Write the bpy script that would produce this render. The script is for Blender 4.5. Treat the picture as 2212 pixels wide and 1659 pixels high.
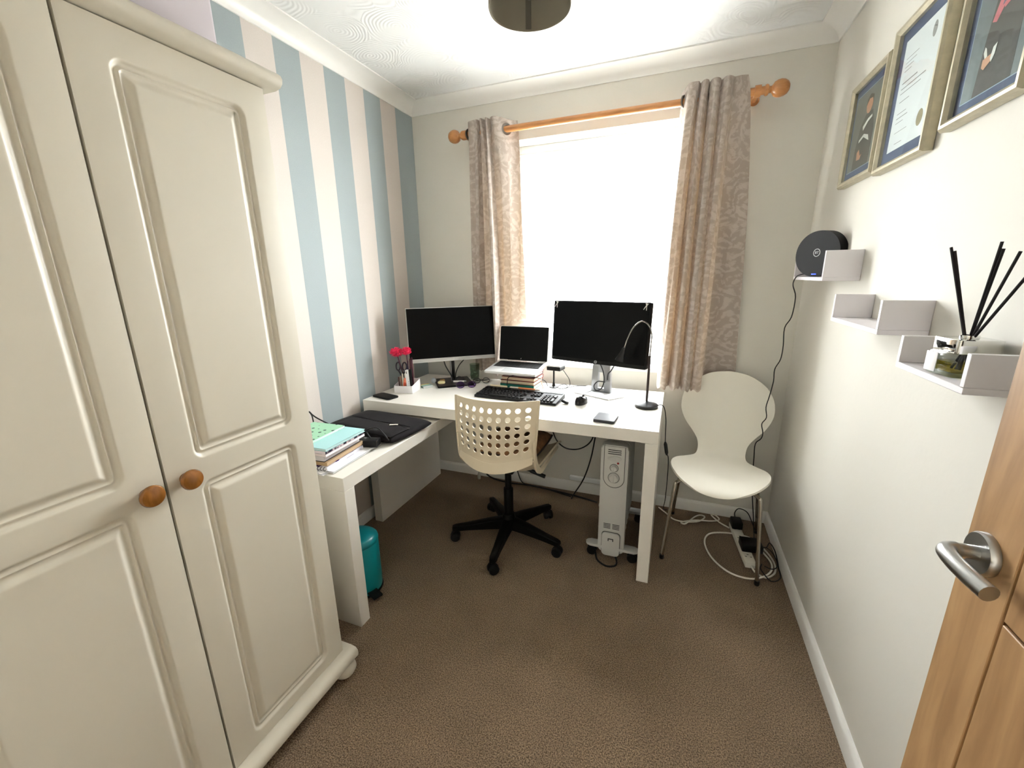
import bpy, bmesh, math, random
from mathutils import Vector, Matrix
random.seed(7)
D, S = bpy.data, bpy.context.scene
COL = S.collection
PI = math.pi
for _o in list(D.objects):
    D.objects.remove(_o)

# ------------------------------------------------------------------ camera
CAM = Vector((1.5841, -2.4547, 1.3586))
YAW, PITCH, ROLL, FPX = 0.3726, -0.2506, -0.0161, 904.77
_f = Vector((-math.sin(YAW) * math.cos(PITCH), math.cos(YAW) * math.cos(PITCH), math.sin(PITCH)))
_r = Vector((math.cos(YAW), math.sin(YAW), 0))
_u = _r.cross(_f)
_r2 = math.cos(ROLL) * _r + math.sin(ROLL) * _u
_u2 = -math.sin(ROLL) * _r + math.cos(ROLL) * _u
cam = D.objects.new('camera', D.cameras.new('camera'))
COL.objects.link(cam)
cam.matrix_world = Matrix(((_r2.x, _u2.x, -_f.x, CAM.x), (_r2.y, _u2.y, -_f.y, CAM.y), (_r2.z, _u2.z, -_f.z, CAM.z), (0, 0, 0, 1)))
cam.data.sensor_fit = 'HORIZONTAL'
cam.data.sensor_width = 36
cam.data.lens = FPX / 2212 * 36
cam.data.clip_start = 0.02
S.camera = cam

# ------------------------------------------------------------------ world: bright overcast sky
W = D.worlds.new('overcast_sky')
S.world = W
W.use_nodes = True
_bg = W.node_tree.nodes['Background']
_bg.inputs[0].default_value = (0.97, 0.985, 1.0, 1)
_bg.inputs[1].default_value = 24.0

# ------------------------------------------------------------------ exposure
S.view_settings.view_transform = 'Standard'
S.view_settings.look = 'None'
S.view_settings.gamma = 1
S.view_settings.use_curve_mapping = False
S.view_settings.exposure = 1.48
S.cycles.max_bounces = 8
S.cycles.diffuse_bounces = 5
S.cycles.glossy_bounces = 4
S.cycles.transmission_bounces = 8
S.cycles.transparent_max_bounces = 10
S.cycles.sample_clamp_indirect = 60.0
S.cycles.adaptive_threshold = 0.05
S.cycles.caustics_reflective = False
S.cycles.caustics_refractive = False

# daylight portal: guides the sky light through the window opening, gives no light of its own
_pl = D.lights.new('window_portal', 'AREA')
_pl.shape = 'RECTANGLE'
_pl.size, _pl.size_y = 1.02, 1.27
_pl.cycles.is_portal = True
_po = D.objects.new('window_portal', _pl)
COL.objects.link(_po)
_po.location = (1.11, 0.225, 1.47)
_po.rotation_euler = (-PI / 2, 0, 0)

# ================================================================== helpers
def lin(c):
    out = []
    for v in c[:3]:
        v = v / 255.0
        out.append(v / 12.92 if v <= 0.04045 else ((v + 0.055) / 1.055) ** 2.4)
    return (out[0], out[1], out[2], 1.0)

MATS = {}
def mat(name, rgb, rough=0.5, metal=0.0, spec=0.5, bump=None, vary=None, coat=0.0, trans=0.0, emit=None, sheen=0.0):
    """rgb in sRGB 0-255; bump=(scale,strength[,distance]); vary=(scale,amount)"""
    if name in MATS:
        return MATS[name]
    m = D.materials.new(name)
    m.use_nodes = True
    nt = m.node_tree
    p = nt.nodes['Principled BSDF']
    p.inputs['Base Color'].default_value = lin(rgb)
    p.inputs['Roughness'].default_value = rough
    p.inputs['Metallic'].default_value = metal
    p.inputs['Specular IOR Level'].default_value = spec
    p.inputs['Coat Weight'].default_value = coat
    p.inputs['Transmission Weight'].default_value = trans
    p.inputs['Sheen Weight'].default_value = sheen
    if emit:
        p.inputs['Emission Color'].default_value = lin(emit[0])
        p.inputs['Emission Strength'].default_value = emit[1]
    if vary or bump:
        tc = nt.nodes.new('ShaderNodeTexCoord')
    if vary:
        n = nt.nodes.new('ShaderNodeTexNoise')
        n.inputs['Scale'].default_value = vary[0]
        n.inputs['Detail'].default_value = 4
        nt.links.new(tc.outputs['Object'], n.inputs['Vector'])
        r = nt.nodes.new('ShaderNodeMapRange')
        r.inputs[1].default_value, r.inputs[2].default_value = 0.3, 0.7
        r.inputs[3].default_value, r.inputs[4].default_value = 1 - vary[1], 1 + vary[1]
        nt.links.new(n.outputs['Fac'], r.inputs[0])
        mx = nt.nodes.new('ShaderNodeVectorMath')
        mx.operation = 'SCALE'
        mx.inputs[0].default_value = lin(rgb)[:3]
        nt.links.new(r.outputs[0], mx.inputs['Scale'])
        nt.links.new(mx.outputs[0], p.inputs['Base Color'])
    if bump:
        n = nt.nodes.new('ShaderNodeTexNoise')
        n.inputs['Scale'].default_value = bump[0]
        n.inputs['Detail'].default_value = 3
        nt.links.new(tc.outputs['Object'], n.inputs['Vector'])
        b = nt.nodes.new('ShaderNodeBump')
        b.inputs['Strength'].default_value = bump[1]
        b.inputs['Distance'].default_value = bump[2] if len(bump) > 2 else 0.002
        nt.links.new(n.outputs['Fac'], b.inputs['Height'])
        nt.links.new(b.outputs[0], p.inputs['Normal'])
    MATS[name] = m
    return m

def nodes_of(m):
    nt = m.node_tree
    return nt, nt.nodes['Principled BSDF'], (lambda t: nt.nodes.new(t)), (lambda a, b: nt.links.new(a, b))

ORG = {}
def _org(o):
    return ORG.get(o.name, Vector((0, 0, 0))) if o else Vector((0, 0, 0))

def thing(name, label, cat, loc=(0, 0, 0), rotz=0.0, group=None, local=False):
    o = D.objects.new(name, None)
    COL.objects.link(o)
    o.empty_display_size = 0.05
    o.location = loc
    o.rotation_euler = (0, 0, rotz)
    o['label'] = label
    o['category'] = cat
    if group:
        o['group'] = group
    ORG[o.name] = Vector((0, 0, 0)) if (local or rotz) else Vector(loc)
    return o

def tag(o, label, cat, group=None):
    o['label'] = label
    o['category'] = cat
    if group:
        o['group'] = group
    return o

def struct(o):
    o['kind'] = 'structure'
    return o

def FR(o, x, y=None, z=None):
    """matrix with the given origin and axes"""
    x = Vector(x).normalized()
    if z is None:
        z = x.cross(Vector(y)).normalized()
    z = Vector(z).normalized()
    y = z.cross(x).normalized()
    o = Vector(o)
    return Matrix(((x.x, y.x, z.x, o.x), (x.y, y.y, z.y, o.y), (x.z, y.z, z.z, o.z), (0, 0, 0, 1)))

def T(x, y, z):
    return Matrix.Translation((x, y, z))

def RZ(a):
    return Matrix.Rotation(a, 4, 'Z')

def spline(pts, n=8, closed=False):
    """Catmull-Rom through pts"""
    P = [Vector(p) for p in pts]
    out = []
    N = len(P)
    rng = range(N if closed else N - 1)
    for i in rng:
        if closed:
            a, b, c, d = P[(i - 1) % N], P[i], P[(i + 1) % N], P[(i + 2) % N]
        else:
            a, b, c, d = P[max(i - 1, 0)], P[i], P[i + 1], P[min(i + 2, N - 1)]
        for k in range(n):
            t = k / n
            out.append(0.5 * ((2 * b) + (c - a) * t + (2 * a - 5 * b + 4 * c - d) * t * t + (3 * b - a - 3 * c + d) * t ** 3))
    if not closed:
        out.append(P[-1])
    return out

def rrect(w, h, r, n=5, cx=0, cy=0):
    pts = []
    for (sx, sy, a0) in ((1, -1, -PI / 2), (1, 1, 0), (-1, 1, PI / 2), (-1, -1, PI)):
        for k in range(n + 1):
            a = a0 + PI / 2 * k / n
            pts.append((cx + sx * (w / 2 - r) + r * math.cos(a), cy + sy * (h / 2 - r) + r * math.sin(a)))
    return pts

def circle(r, n=24, cx=0, cy=0, sx=1, sy=1):
    return [(cx + sx * r * math.cos(2 * PI * k / n), cy + sy * r * math.sin(2 * PI * k / n)) for k in range(n)]

class B:
    def __init__(s):
        s.bm = bmesh.new()

    def _new(s, fn):
        before = set(s.bm.verts)
        fn()
        return [v for v in s.bm.verts if v not in before]

    def box(s, x0, x1, y0, y1, z0, z1, bev=0.0, seg=2, M=None):
        vs = [s.bm.verts.new(p) for p in ((x0, y0, z0), (x1, y0, z0), (x1, y1, z0), (x0, y1, z0), (x0, y0, z1), (x1, y0, z1), (x1, y1, z1), (x0, y1, z1))]
        fs = [s.bm.faces.new([vs[i] for i in q]) for q in ((3, 2, 1, 0), (4, 5, 6, 7), (0, 1, 5, 4), (1, 2, 6, 5), (2, 3, 7, 6), (3, 0, 4, 7))]
        if M is not None:
            for v in vs:
                v.co = M @ v.co
        if bev > 0:
            es = list({e for f in fs for e in f.edges})
            bmesh.ops.bevel(s.bm, geom=es, offset=bev, segments=seg, profile=0.5, affect='EDGES')
        return s

    def prism(s, poly, h0, h1, M=None, bev=0.0, seg=2):
        M = M or Matrix()
        a = [s.bm.verts.new(M @ Vector((u, v, h0))) for u, v in poly]
        b = [s.bm.verts.new(M @ Vector((u, v, h1))) for u, v in poly]
        n = len(poly)
        fa = s.bm.faces.new(a[::-1])
        fb = s.bm.faces.new(b)
        for i in range(n):
            s.bm.faces.new((a[i], a[(i + 1) % n], b[(i + 1) % n], b[i]))
        if bev > 0:
            bmesh.ops.bevel(s.bm, geom=list(fa.edges) + list(fb.edges), offset=bev, segments=seg, profile=0.5, affect='EDGES')
        return s

    def flat(s, poly, M=None, h=0.0):
        M = M or Matrix()
        s.bm.faces.new([s.bm.verts.new(M @ Vector((u, v, h))) for u, v in poly])
        return s

    def lathe(s, prof, c=(0, 0, 0), seg=32, M=None):
        M = M or T(*c)
        rings = []
        for r, z in prof:
            if r < 1e-6:
                rings.append([s.bm.verts.new(M @ Vector((0, 0, z)))])
            else:
                rings.append([s.bm.verts.new(M @ Vector((r * math.cos(2 * PI * k / seg), r * math.sin(2 * PI * k / seg), z))) for k in range(seg)])
        for a, b in zip(rings, rings[1:]):
            for k in range(seg):
                k2 = (k + 1) % seg
                if len(a) == 1 and len(b) > 1:
                    s.bm.faces.new((a[0], b[k], b[k2]))
                elif len(b) == 1 and len(a) > 1:
                    s.bm.faces.new((a[k], b[0], a[k2]))
                elif len(a) > 1:
                    s.bm.faces.new((a[k], b[k], b[k2], a[k2]))
        return s

    def tube(s, pts, r, seg=8, closed=False, flat=1.0):
        P = [Vector(p) for p in pts]
        n = len(P)
        rr = r if isinstance(r, (list, tuple)) else [r] * n
        rings = []
        up = None
        for i in range(n):
            if closed:
                t = P[(i + 1) % n] - P[i - 1]
            else:
                t = P[min(i + 1, n - 1)] - P[max(i - 1, 0)]
            if t.length < 1e-9:
                t = Vector((0, 0, 1))
            t.normalize()
            if up is None:
                up = Vector((0, 0, 1)) if abs(t.z) < 0.9 else Vector((1, 0, 0))
            x = up - t * up.dot(t)
            if x.length < 1e-6:
                x = Vector((1, 0, 0)) - t * t.x
            x.normalize()
            up = x
            y = t.cross(x)
            rings.append([s.bm.verts.new(P[i] + rr[i] * (x * math.cos(2 * PI * k / seg) * flat + y * math.sin(2 * PI * k / seg))) for k in range(seg)])
        for i in range(n if closed else n - 1):
            a, b = rings[i], rings[(i + 1) % n]
            for k in range(seg):
                s.bm.faces.new((a[k], a[(k + 1) % seg], b[(k + 1) % seg], b[k]))
        if not closed:
            s.bm.faces.new(rings[0][::-1])
            s.bm.faces.new(rings[-1])
        return s

    def rod(s, a, b, r0, r1=None, seg=16):
        return s.tube([a, b], [r0, r0 if r1 is None else r1], seg)

    def grid(s, fn, us, vs):
        V = [[s.bm.verts.new(fn(u, v)) for u in us] for v in vs]
        for j in range(len(vs) - 1):
            for i in range(len(us) - 1):
                s.bm.faces.new((V[j][i], V[j][i + 1], V[j + 1][i + 1], V[j + 1][i]))
        return s

    def ball(s, c, r, seg=16, rings=10, sc=(1, 1, 1), M=None):
        M = M or T(*c)
        prof = [(r * math.sin(PI * k / rings), -r * math.cos(PI * k / rings)) for k in range(rings + 1)]
        prof[0] = (0, -r)
        prof[-1] = (0, r)
        return s.lathe(prof, seg=seg, M=M @ Matrix.Diagonal((sc[0], sc[1], sc[2], 1)))

    def solid(s, th):
        bmesh.ops.recalc_face_normals(s.bm, faces=s.bm.faces)
        bmesh.ops.solidify(s.bm, geom=list(s.bm.faces), thickness=th)
        return s

    def weld(s, d=1e-5):
        bmesh.ops.remove_doubles(s.bm, verts=s.bm.verts, dist=d)
        return s

    def build(s, name, m, parent=None, loc=None, smooth=40, M=None, recalc=True):
        if M is not None:
            s.bm.transform(M)
        if recalc:
            bmesh.ops.recalc_face_normals(s.bm, faces=s.bm.faces)
        off = _org(parent) if parent else Vector(loc or (0, 0, 0))
        if off.length > 0:
            s.bm.transform(Matrix.Translation(-off))
        me = D.meshes.new(name)
        s.bm.to_mesh(me)
        s.bm.free()
        me.polygons.foreach_set('use_smooth', [True] * len(me.polygons))
        me.set_sharp_from_angle(angle=math.radians(smooth))
        if m:
            me.materials.append(m if not isinstance(m, str) else MATS[m])
        o = D.objects.new(name, me)
        COL.objects.link(o)
        if parent:
            o.parent = parent
            ORG[o.name] = _org(parent)
        else:
            o.location = off
            ORG[o.name] = off
        return o

def text_part(name, body, size, M, m, parent, ext=0.0003, align='CENTER', shear=0.0):
    c = D.curves.new(name, 'FONT')
    c.body = body
    c.size = size
    c.extrude = ext
    c.align_x = align
    c.align_y = 'CENTER'
    c.shear = shear
    c.resolution_u = 3
    t = D.objects.new(name, c)
    COL.objects.link(t)
    dg = bpy.context.evaluated_depsgraph_get()
    me = D.meshes.new_from_object(t.evaluated_get(dg))
    D.objects.remove(t)
    D.curves.remove(c)
    me.transform(Matrix.Translation(-_org(parent)) @ M)
    me.name = name
    me.materials.clear()
    me.materials.append(m)
    o = D.objects.new(name, me)
    COL.objects.link(o)
    o.parent = parent
    ORG[o.name] = _org(parent)
    return o

def copy_of(o, parent=None, dx=(0, 0, 0)):
    c = o.copy()
    COL.objects.link(c)
    c.location = Vector(o.location) + Vector(dx)
    if parent is not None:
        c.parent = parent
    ORG[c.name] = _org(o)
    return c

# ================================================================== materials of the room
RW, RD, RH = 2.146, -2.62, 2.36           # right wall x, front wall y, ceiling z
wall_paint = mat('wall_paint', (218, 215, 206), 0.75, spec=0.25, bump=(60, 0.12, 0.003))
white_gloss = mat('white_gloss_paint', (232, 231, 227), 0.35, bump=(25, 0.05, 0.002))
upvc = mat('white_upvc', (244, 245, 245), 0.3)

# ceiling: swirled combed plaster
ceil_m = mat('swirled_ceiling_plaster', (224, 225, 224), 0.8, spec=0.2)
nt, p, N, L = nodes_of(ceil_m)
tc = N('ShaderNodeTexCoord')
wob = N('ShaderNodeTexNoise'); wob.inputs['Scale'].default_value = 3.0
L(tc.outputs['Object'], wob.inputs['Vector'])
mixv = N('ShaderNodeMixRGB'); mixv.blend_type = 'ADD'; mixv.inputs[0].default_value = 0.16
L(tc.outputs['Object'], mixv.inputs[1]); L(wob.outputs['Color'], mixv.inputs[2])
vor = N('ShaderNodeTexVoronoi'); vor.inputs['Scale'].default_value = 6.0
L(mixv.outputs[0], vor.inputs['Vector'])
mul = N('ShaderNodeMath'); mul.operation = 'MULTIPLY'; mul.inputs[1].default_value = 75
L(vor.outputs['Distance'], mul.inputs[0])
sn = N('ShaderNodeMath'); sn.operation = 'SINE'
L(mul.outputs[0], sn.inputs[0])
msk = N('ShaderNodeTexNoise'); msk.inputs['Scale'].default_value = 5.0
L(tc.outputs['Object'], msk.inputs['Vector'])
mr = N('ShaderNodeMapRange'); mr.inputs[1].default_value = 0.42; mr.inputs[2].default_value = 0.62
L(msk.outputs['Fac'], mr.inputs[0])
mm = N('ShaderNodeMath'); mm.operation = 'MULTIPLY'
L(sn.outputs[0], mm.inputs[0]); L(mr.outputs[0], mm.inputs[1])
bp = N('ShaderNodeBump'); bp.inputs['Strength'].default_value = 0.30; bp.inputs['Distance'].default_value = 0.004
L(mm.outputs[0], bp.inputs['Height']); L(bp.outputs[0], p.inputs['Normal'])

# striped wallpaper, stripes run up the wall
paper = mat('striped_wallpaper', (235, 226, 215), 0.7, spec=0.25)
nt, p, N, L = nodes_of(paper)
tc = N('ShaderNodeTexCoord')
sx = N('ShaderNodeSeparateXYZ'); L(tc.outputs['Object'], sx.inputs[0])
neg = N('ShaderNodeMath'); neg.operation = 'MULTIPLY'; neg.inputs[1].default_value = -1
L(sx.outputs['Y'], neg.inputs[0])
mxx = N('ShaderNodeMath'); mxx.operation = 'MAXIMUM'; mxx.inputs[1].default_value = 0.04
L(neg.outputs[0], mxx.inputs[0])
sub = N('ShaderNodeMath'); sub.operation = 'SUBTRACT'; sub.inputs[1].default_value = 0.035
L(mxx.outputs[0], sub.inputs[0])
dv = N('ShaderNodeMath'); dv.operation = 'DIVIDE'; dv.inputs[1].default_value = 0.2668
L(sub.outputs[0], dv.inputs[0])
fr = N('ShaderNodeMath'); fr.operation = 'FRACT'; L(dv.outputs[0], fr.inputs[0])
lt = N('ShaderNodeMath'); lt.operation = 'LESS_THAN'; lt.inputs[1].default_value = 0.5
L(fr.outputs[0], lt.inputs[0])
gn = N('ShaderNodeTexNoise'); gn.inputs['Scale'].default_value = 220; L(tc.outputs['Object'], gn.inputs['Vector'])
gr = N('ShaderNodeMapRange'); gr.inputs[3].default_value = 0.94; gr.inputs[4].default_value = 1.06
L(gn.outputs['Fac'], gr.inputs[0])
mc = N('ShaderNodeMixRGB'); mc.inputs[1].default_value = lin((206, 198, 191)); mc.inputs[2].default_value = lin((155, 165, 167))
L(lt.outputs[0], mc.inputs[0])
sc = N('ShaderNodeVectorMath'); sc.operation = 'SCALE'
L(mc.outputs[0], sc.inputs[0]); L(gr.outputs[0], sc.inputs['Scale']); L(sc.outputs[0], p.inputs['Base Color'])

# carpet
carpet = mat('brown_twist_carpet', (139, 113, 86), 0.95, spec=0.1, sheen=0.15)
nt, p, N, L = nodes_of(carpet)
tc = N('ShaderNodeTexCoord')
n1 = N('ShaderNodeTexNoise'); n1.inputs['Scale'].default_value = 260; n1.inputs['Detail'].default_value = 3
n2 = N('ShaderNodeTexNoise'); n2.inputs['Scale'].default_value = 5; n2.inputs['Detail'].default_value = 3
v1 = N('ShaderNodeTexVoronoi'); v1.inputs['Scale'].default_value = 210
for q in (n1, n2, v1):
    L(tc.outputs['Object'], q.inputs['Vector'])
cr = N('ShaderNodeValToRGB')
cr.color_ramp.elements[0].position = 0.36; cr.color_ramp.elements[0].color = lin((83, 68, 52))
cr.color_ramp.elements[1].position = 0.66; cr.color_ramp.elements[1].color = lin((156, 133, 107))
L(n1.outputs['Fac'], cr.inputs[0])
mr = N('ShaderNodeMapRange'); mr.inputs[1].default_value = 0.3; mr.inputs[2].default_value = 0.7; mr.inputs[3].default_value = 0.92; mr.inputs[4].default_value = 1.08
L(n2.outputs['Fac'], mr.inputs[0])
sc = N('ShaderNodeVectorMath'); sc.operation = 'SCALE'
L(cr.outputs[0], sc.inputs[0]); L(mr.outputs[0], sc.inputs['Scale']); L(sc.outputs[0], p.inputs['Base Color'])
bp = N('ShaderNodeBump'); bp.inputs['Strength'].default_value = 0.5; bp.inputs['Distance'].default_value = 0.006
ad = N('ShaderNodeMath'); ad.operation = 'ADD'
L(n1.outputs['Fac'], ad.inputs[0]); L(v1.outputs['Distance'], ad.inputs[1])
L(ad.outputs[0], bp.inputs['Height']); L(bp.outputs[0], p.inputs['Normal'])

def wood(name, dark, light, scale=(2, 2, 18), rough=0.4, coat=0.0):
    m = mat(name, light, rough, coat=coat)
    nt, p, N, L = nodes_of(m)
    tc = N('ShaderNodeTexCoord')
    mp = N('ShaderNodeMapping'); mp.inputs['Scale'].default_value = scale
    L(tc.outputs['Object'], mp.inputs['Vector'])
    n = N('ShaderNodeTexNoise'); n.inputs['Scale'].default_value = 6; n.inputs['Detail'].default_value = 6; n.inputs['Distortion'].default_value = 0.6
    L(mp.outputs[0], n.inputs['Vector'])
    c = N('ShaderNodeValToRGB')
    c.color_ramp.elements[0].position = 0.32; c.color_ramp.elements[0].color = lin(dark)
    c.color_ramp.elements[1].position = 0.68; c.color_ramp.elements[1].color = lin(light)
    L(n.outputs['Fac'], c.inputs[0]); L(c.outputs[0], p.inputs['Base Color'])
    return m
oak = wood('oak_veneer', (156, 120, 82), (184, 147, 104), (7, 7, 0.9), 0.45)
pine = wood('varnished_pine', (178, 116, 62), (204, 146, 90), (1.5, 9, 9), 0.3, 0.3)
knob_wood = wood('varnished_knob_wood', (122, 74, 25), (148, 96, 40), (12, 12, 4), 0.22, 0.5)

# ================================================================== room shell
struct(B().box(-0.1, 2.5, -3.75, 0.1, -0.06, 0.0).build('floor', carpet))
struct(B().box(-0.1, 2.5, -3.75, 0.3, RH, RH + 0.08).build('ceiling', ceil_m))
struct(B().box(-0.1, 0, RD - 0.1, 0.0, 0, RH).build('wall_left', paper))
struct(B().box(RW, RW + 0.1, RD - 0.1, 0.0, 0, RH).build('wall_right', wall_paint))
b = B()
b.box(0, 1.20, RD - 0.1, RD, 0, RH).box(1.965, RW, RD - 0.1, RD, 0, RH).box(1.20, 1.965, RD - 0.1, RD, 2.0, RH)
struct(b.build('wall_front', wall_paint))
# landing behind the doorway the picture is taken from
b = B()
b.box(0.80, 2.40, -3.75, -3.65, 0, RH).box(0.70, 0.80, -3.75, RD - 0.1, 0, RH).box(2.40, 2.50, -3.75, RD - 0.1, 0, RH)
struct(b.build('wall_hall', wall_paint))
WX0, WX1, WZ0, WZ1, WT = 0.60, 1.62, 0.84, 2.10, 0.215
b = B()
b.box(-0.1, WX0, 0, WT, 0, RH).box(WX1, RW + 0.1, 0, WT, 0, RH).box(WX0, WX1, 0, WT, 0, WZ0).box(WX0, WX1, 0, WT, WZ1, RH)
struct(b.weld().build('wall_back', wall_paint))

struct(B().box(-14, 16, WT + 0.02, 30, -0.45, -0.30).build('unseen_ground', mat('neutral_grey_ground', (150, 148, 143), 0.9, vary=(2, 0.2))))  # unseen ground, added to cut the skylight reaching the ceiling from below

# coving: concave plaster moulding with mitred ends
CP, CD = 0.085, 0.05
prof = [(0, 0), (0, -CD - 0.006), (0.006, -CD - 0.006), (0.006, -CD)]
for k in range(1, 8):
    a = PI / 2 * k / 8
    prof.append((0.006 + (CP - 0.006) * (1 - math.cos(a)), -CD + (CD - 0.006) * math.sin(a)))
prof += [(CP, -0.006), (CP + 0.006, -0.006), (CP + 0.006, 0)]
def coving(n, fn):
    b = B()
    A = [b.bm.verts.new(fn(d, RH + z, 0)) for d, z in prof]
    C = [b.bm.verts.new(fn(d, RH + z, 1)) for d, z in prof]
    k = len(prof)
    for i in range(k):
        b.bm.faces.new((A[i], A[(i + 1) % k], C[(i + 1) % k], C[i]))
    b.bm.faces.new(A[::-1]); b.bm.faces.new(C)
    return struct(b.build('trim_%d' % n, white_gloss, smooth=30))
coving(1, lambda d, z, e: (d, (RD + d) if e else -d, z))
coving(2, lambda d, z, e: ((RW - d) if e else d, -d, z))
coving(3, lambda d, z, e: (RW - d, (RD + d) if e else -d, z))
coving(4, lambda d, z, e: ((RW - d) if e else d, RD + d, z))

# skirting boards
SK, ST = 0.066, 0.015
sk = [(0, 0), (ST, 0), (ST, SK - 0.016), (ST - 0.004, SK - 0.005), (ST - 0.009, SK), (0, SK)]
def skirting(name, fn):
    b = B()
    A = [b.bm.verts.new(fn(d, z, 0)) for d, z in sk]
    C = [b.bm.verts.new(fn(d, z, 1)) for d, z in sk]
    k = len(sk)
    for i in range(k):
        b.bm.faces.new((A[i], A[(i + 1) % k], C[(i + 1) % k], C[i]))
    b.bm.faces.new(A[::-1]); b.bm.faces.new(C)
    return struct(b.build(name, white_gloss, smooth=30))
skirting('baseboard_left', lambda d, z, e: (d, (RD + d) if e else -d, z))
skirting('baseboard_back', lambda d, z, e: ((RW - d) if e else d, -d, z))
skirting('baseboard_right', lambda d, z, e: (RW - d, (RD + d) if e else -d, z))

# ------------------------------------------------------------------ window
def clear_mat(name, tint, refl=1.0):
    m = D.materials.new(name); m.use_nodes = True
    t_ = m.node_tree
    for n_ in list(t_.nodes):
        if n_.type != 'OUTPUT_MATERIAL':
            t_.nodes.remove(n_)
    o_ = [n_ for n_ in t_.nodes if n_.type == 'OUTPUT_MATERIAL'][0]
    a_ = t_.nodes.new('ShaderNodeBsdfTransparent'); a_.inputs[0].default_value = lin(tint)
    g_ = t_.nodes.new('ShaderNodeBsdfGlossy'); g_.inputs['Roughness'].default_value = 0.03
    f_ = t_.nodes.new('ShaderNodeFresnel'); f_.inputs[0].default_value = 1.45
    x_ = t_.nodes.new('ShaderNodeMixShader')
    ge_ = t_.nodes.new('ShaderNodeNewGeometry')            # the mirror sheen belongs to the outer faces only
    iv_ = t_.nodes.new('ShaderNodeMath'); iv_.operation = 'SUBTRACT'; iv_.inputs[0].default_value = 1.0
    mu_ = t_.nodes.new('ShaderNodeMath'); mu_.operation = 'MULTIPLY'
    t_.links.new(ge_.outputs['Backfacing'], iv_.inputs[1]); t_.links.new(iv_.outputs[0], mu_.inputs[0]); t_.links.new(f_.outputs[0], mu_.inputs[1])
    t_.links.new(mu_.outputs[0], x_.inputs[0]); t_.links.new(a_.outputs[0], x_.inputs[1]); t_.links.new(g_.outputs[0], x_.inputs[2]); t_.links.new(x_.outputs[0], o_.inputs[0])
    MATS[name] = m
    return m
glass = clear_mat('window_glass', (252, 253, 253))
win = D.objects.new('window_1', None); COL.objects.link(win); win['kind'] = 'structure'
win.location = (1.11, 0.16, WZ0); ORG[win.name] = Vector(win.location)
F0, F1, FW = 0.13, 0.195, 0.055
b = B()
b.box(WX0, WX0 + FW, F0, F1, WZ0, WZ1, 0.004).box(WX1 - FW, WX1, F0, F1, WZ0, WZ1, 0.004)
b.box(WX0 + FW, WX1 - FW, F0, F1, WZ1 - FW, WZ1, 0.004).box(WX0 + FW, WX1 - FW, F0, F1, WZ0, WZ0 + FW, 0.004)
b.build('window_frame', upvc, win)
B().box(1.115, 1.165, F0, F1, WZ0 + FW, WZ1 - FW, 0.004).build('mullion', upvc, win)
# left casement with its own sash
x0, x1, z0, z1 = WX0 + FW, 1.115, WZ0 + FW, WZ1 - FW
b = B()
b.box(x0, x0 + 0.05, F0 - 0.012, F1 - 0.01, z0, z1, 0.004).box(x1 - 0.05, x1, F0 - 0.012, F1 - 0.01, z0, z1, 0.004)
b.box(x0 + 0.05, x1 - 0.05, F0 - 0.012, F1 - 0.01, z1 - 0.05, z1, 0.004).box(x0 + 0.05, x1 - 0.05, F0 - 0.012, F1 - 0.01, z0, z0 + 0.05, 0.004)
sash = b.build('sash', upvc, win)
B().box(x1 - 0.04, x1 - 0.015, F0 - 0.028, F0 - 0.013, 1.30, 1.42, 0.004).build('window_handle', upvc, sash)
B().box(x0 + 0.05, x1 - 0.05, 0.155, 0.161, z0 + 0.05, z1 - 0.05).build('pane', glass, win)
B().box(1.165, WX1 - FW, 0.155, 0.161, z0, z1).build('pane', glass, win)
B().box(WX0 + 0.0005, WX1 - 0.0005, -0.022, F0 - 0.0005, WZ0 - 0.018, WZ0 + 0.005, 0.006).build('window_sill', white_gloss, win)

# sheer net curtain inside the reveal
net = D.materials.new('sheer_net'); net.use_nodes = True
nt = net.node_tree
for n_ in list(nt.nodes):
    if n_.type != 'OUTPUT_MATERIAL':
        nt.nodes.remove(n_)
out = [n_ for n_ in nt.nodes if n_.type == 'OUTPUT_MATERIAL'][0]
tr = nt.nodes.new('ShaderNodeBsdfTransparent'); tl = nt.nodes.new('ShaderNodeBsdfTranslucent'); df = nt.nodes.new('ShaderNodeBsdfDiffuse')
tl.inputs[0].default_value = (0.95, 0.94, 0.92, 1); df.inputs[0].default_value = (0.9, 0.89, 0.86, 1)
m1 = nt.nodes.new('ShaderNodeMixShader'); m1.inputs[0].default_value = 0.35
m2 = nt.nodes.new('ShaderNodeMixShader'); m2.inputs[0].default_value = 0.42
nt.links.new(tl.outputs[0], m1.inputs[1]); nt.links.new(df.outputs[0], m1.inputs[2])
nt.links.new(tr.outputs[0], m2.inputs[1]); nt.links.new(m1.outputs[0], m2.inputs[2]); nt.links.new(m2.outputs[0], out.inputs[0])
nc = thing('net_curtain', 'sheer white net curtain hanging inside the bright window recess', 'net curtain', (1.11, 0.07, WZ0 + 0.01))
us = [WX0 + 0.02 + (WX1 - WX0 - 0.04) * k / 150 for k in range(151)]
vs = [WZ0 + 0.012, 1.2, 1.6, WZ1 - 0.075, WZ1 - 0.062]
B().grid(lambda u, v: (u, 0.07 + (0.010 * math.sin(u * 95) + 0.004 * math.sin(u * 41)) * (1 - 0.6 * (v > 2.02)), v), us, vs).build('net_fabric', net, nc)
B().rod((WX0 + 0.002, 0.07, WZ1 - 0.06), (WX1 - 0.002, 0.07, WZ1 - 0.06), 0.006, seg=10).build('net_wire', upvc, nc)

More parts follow.
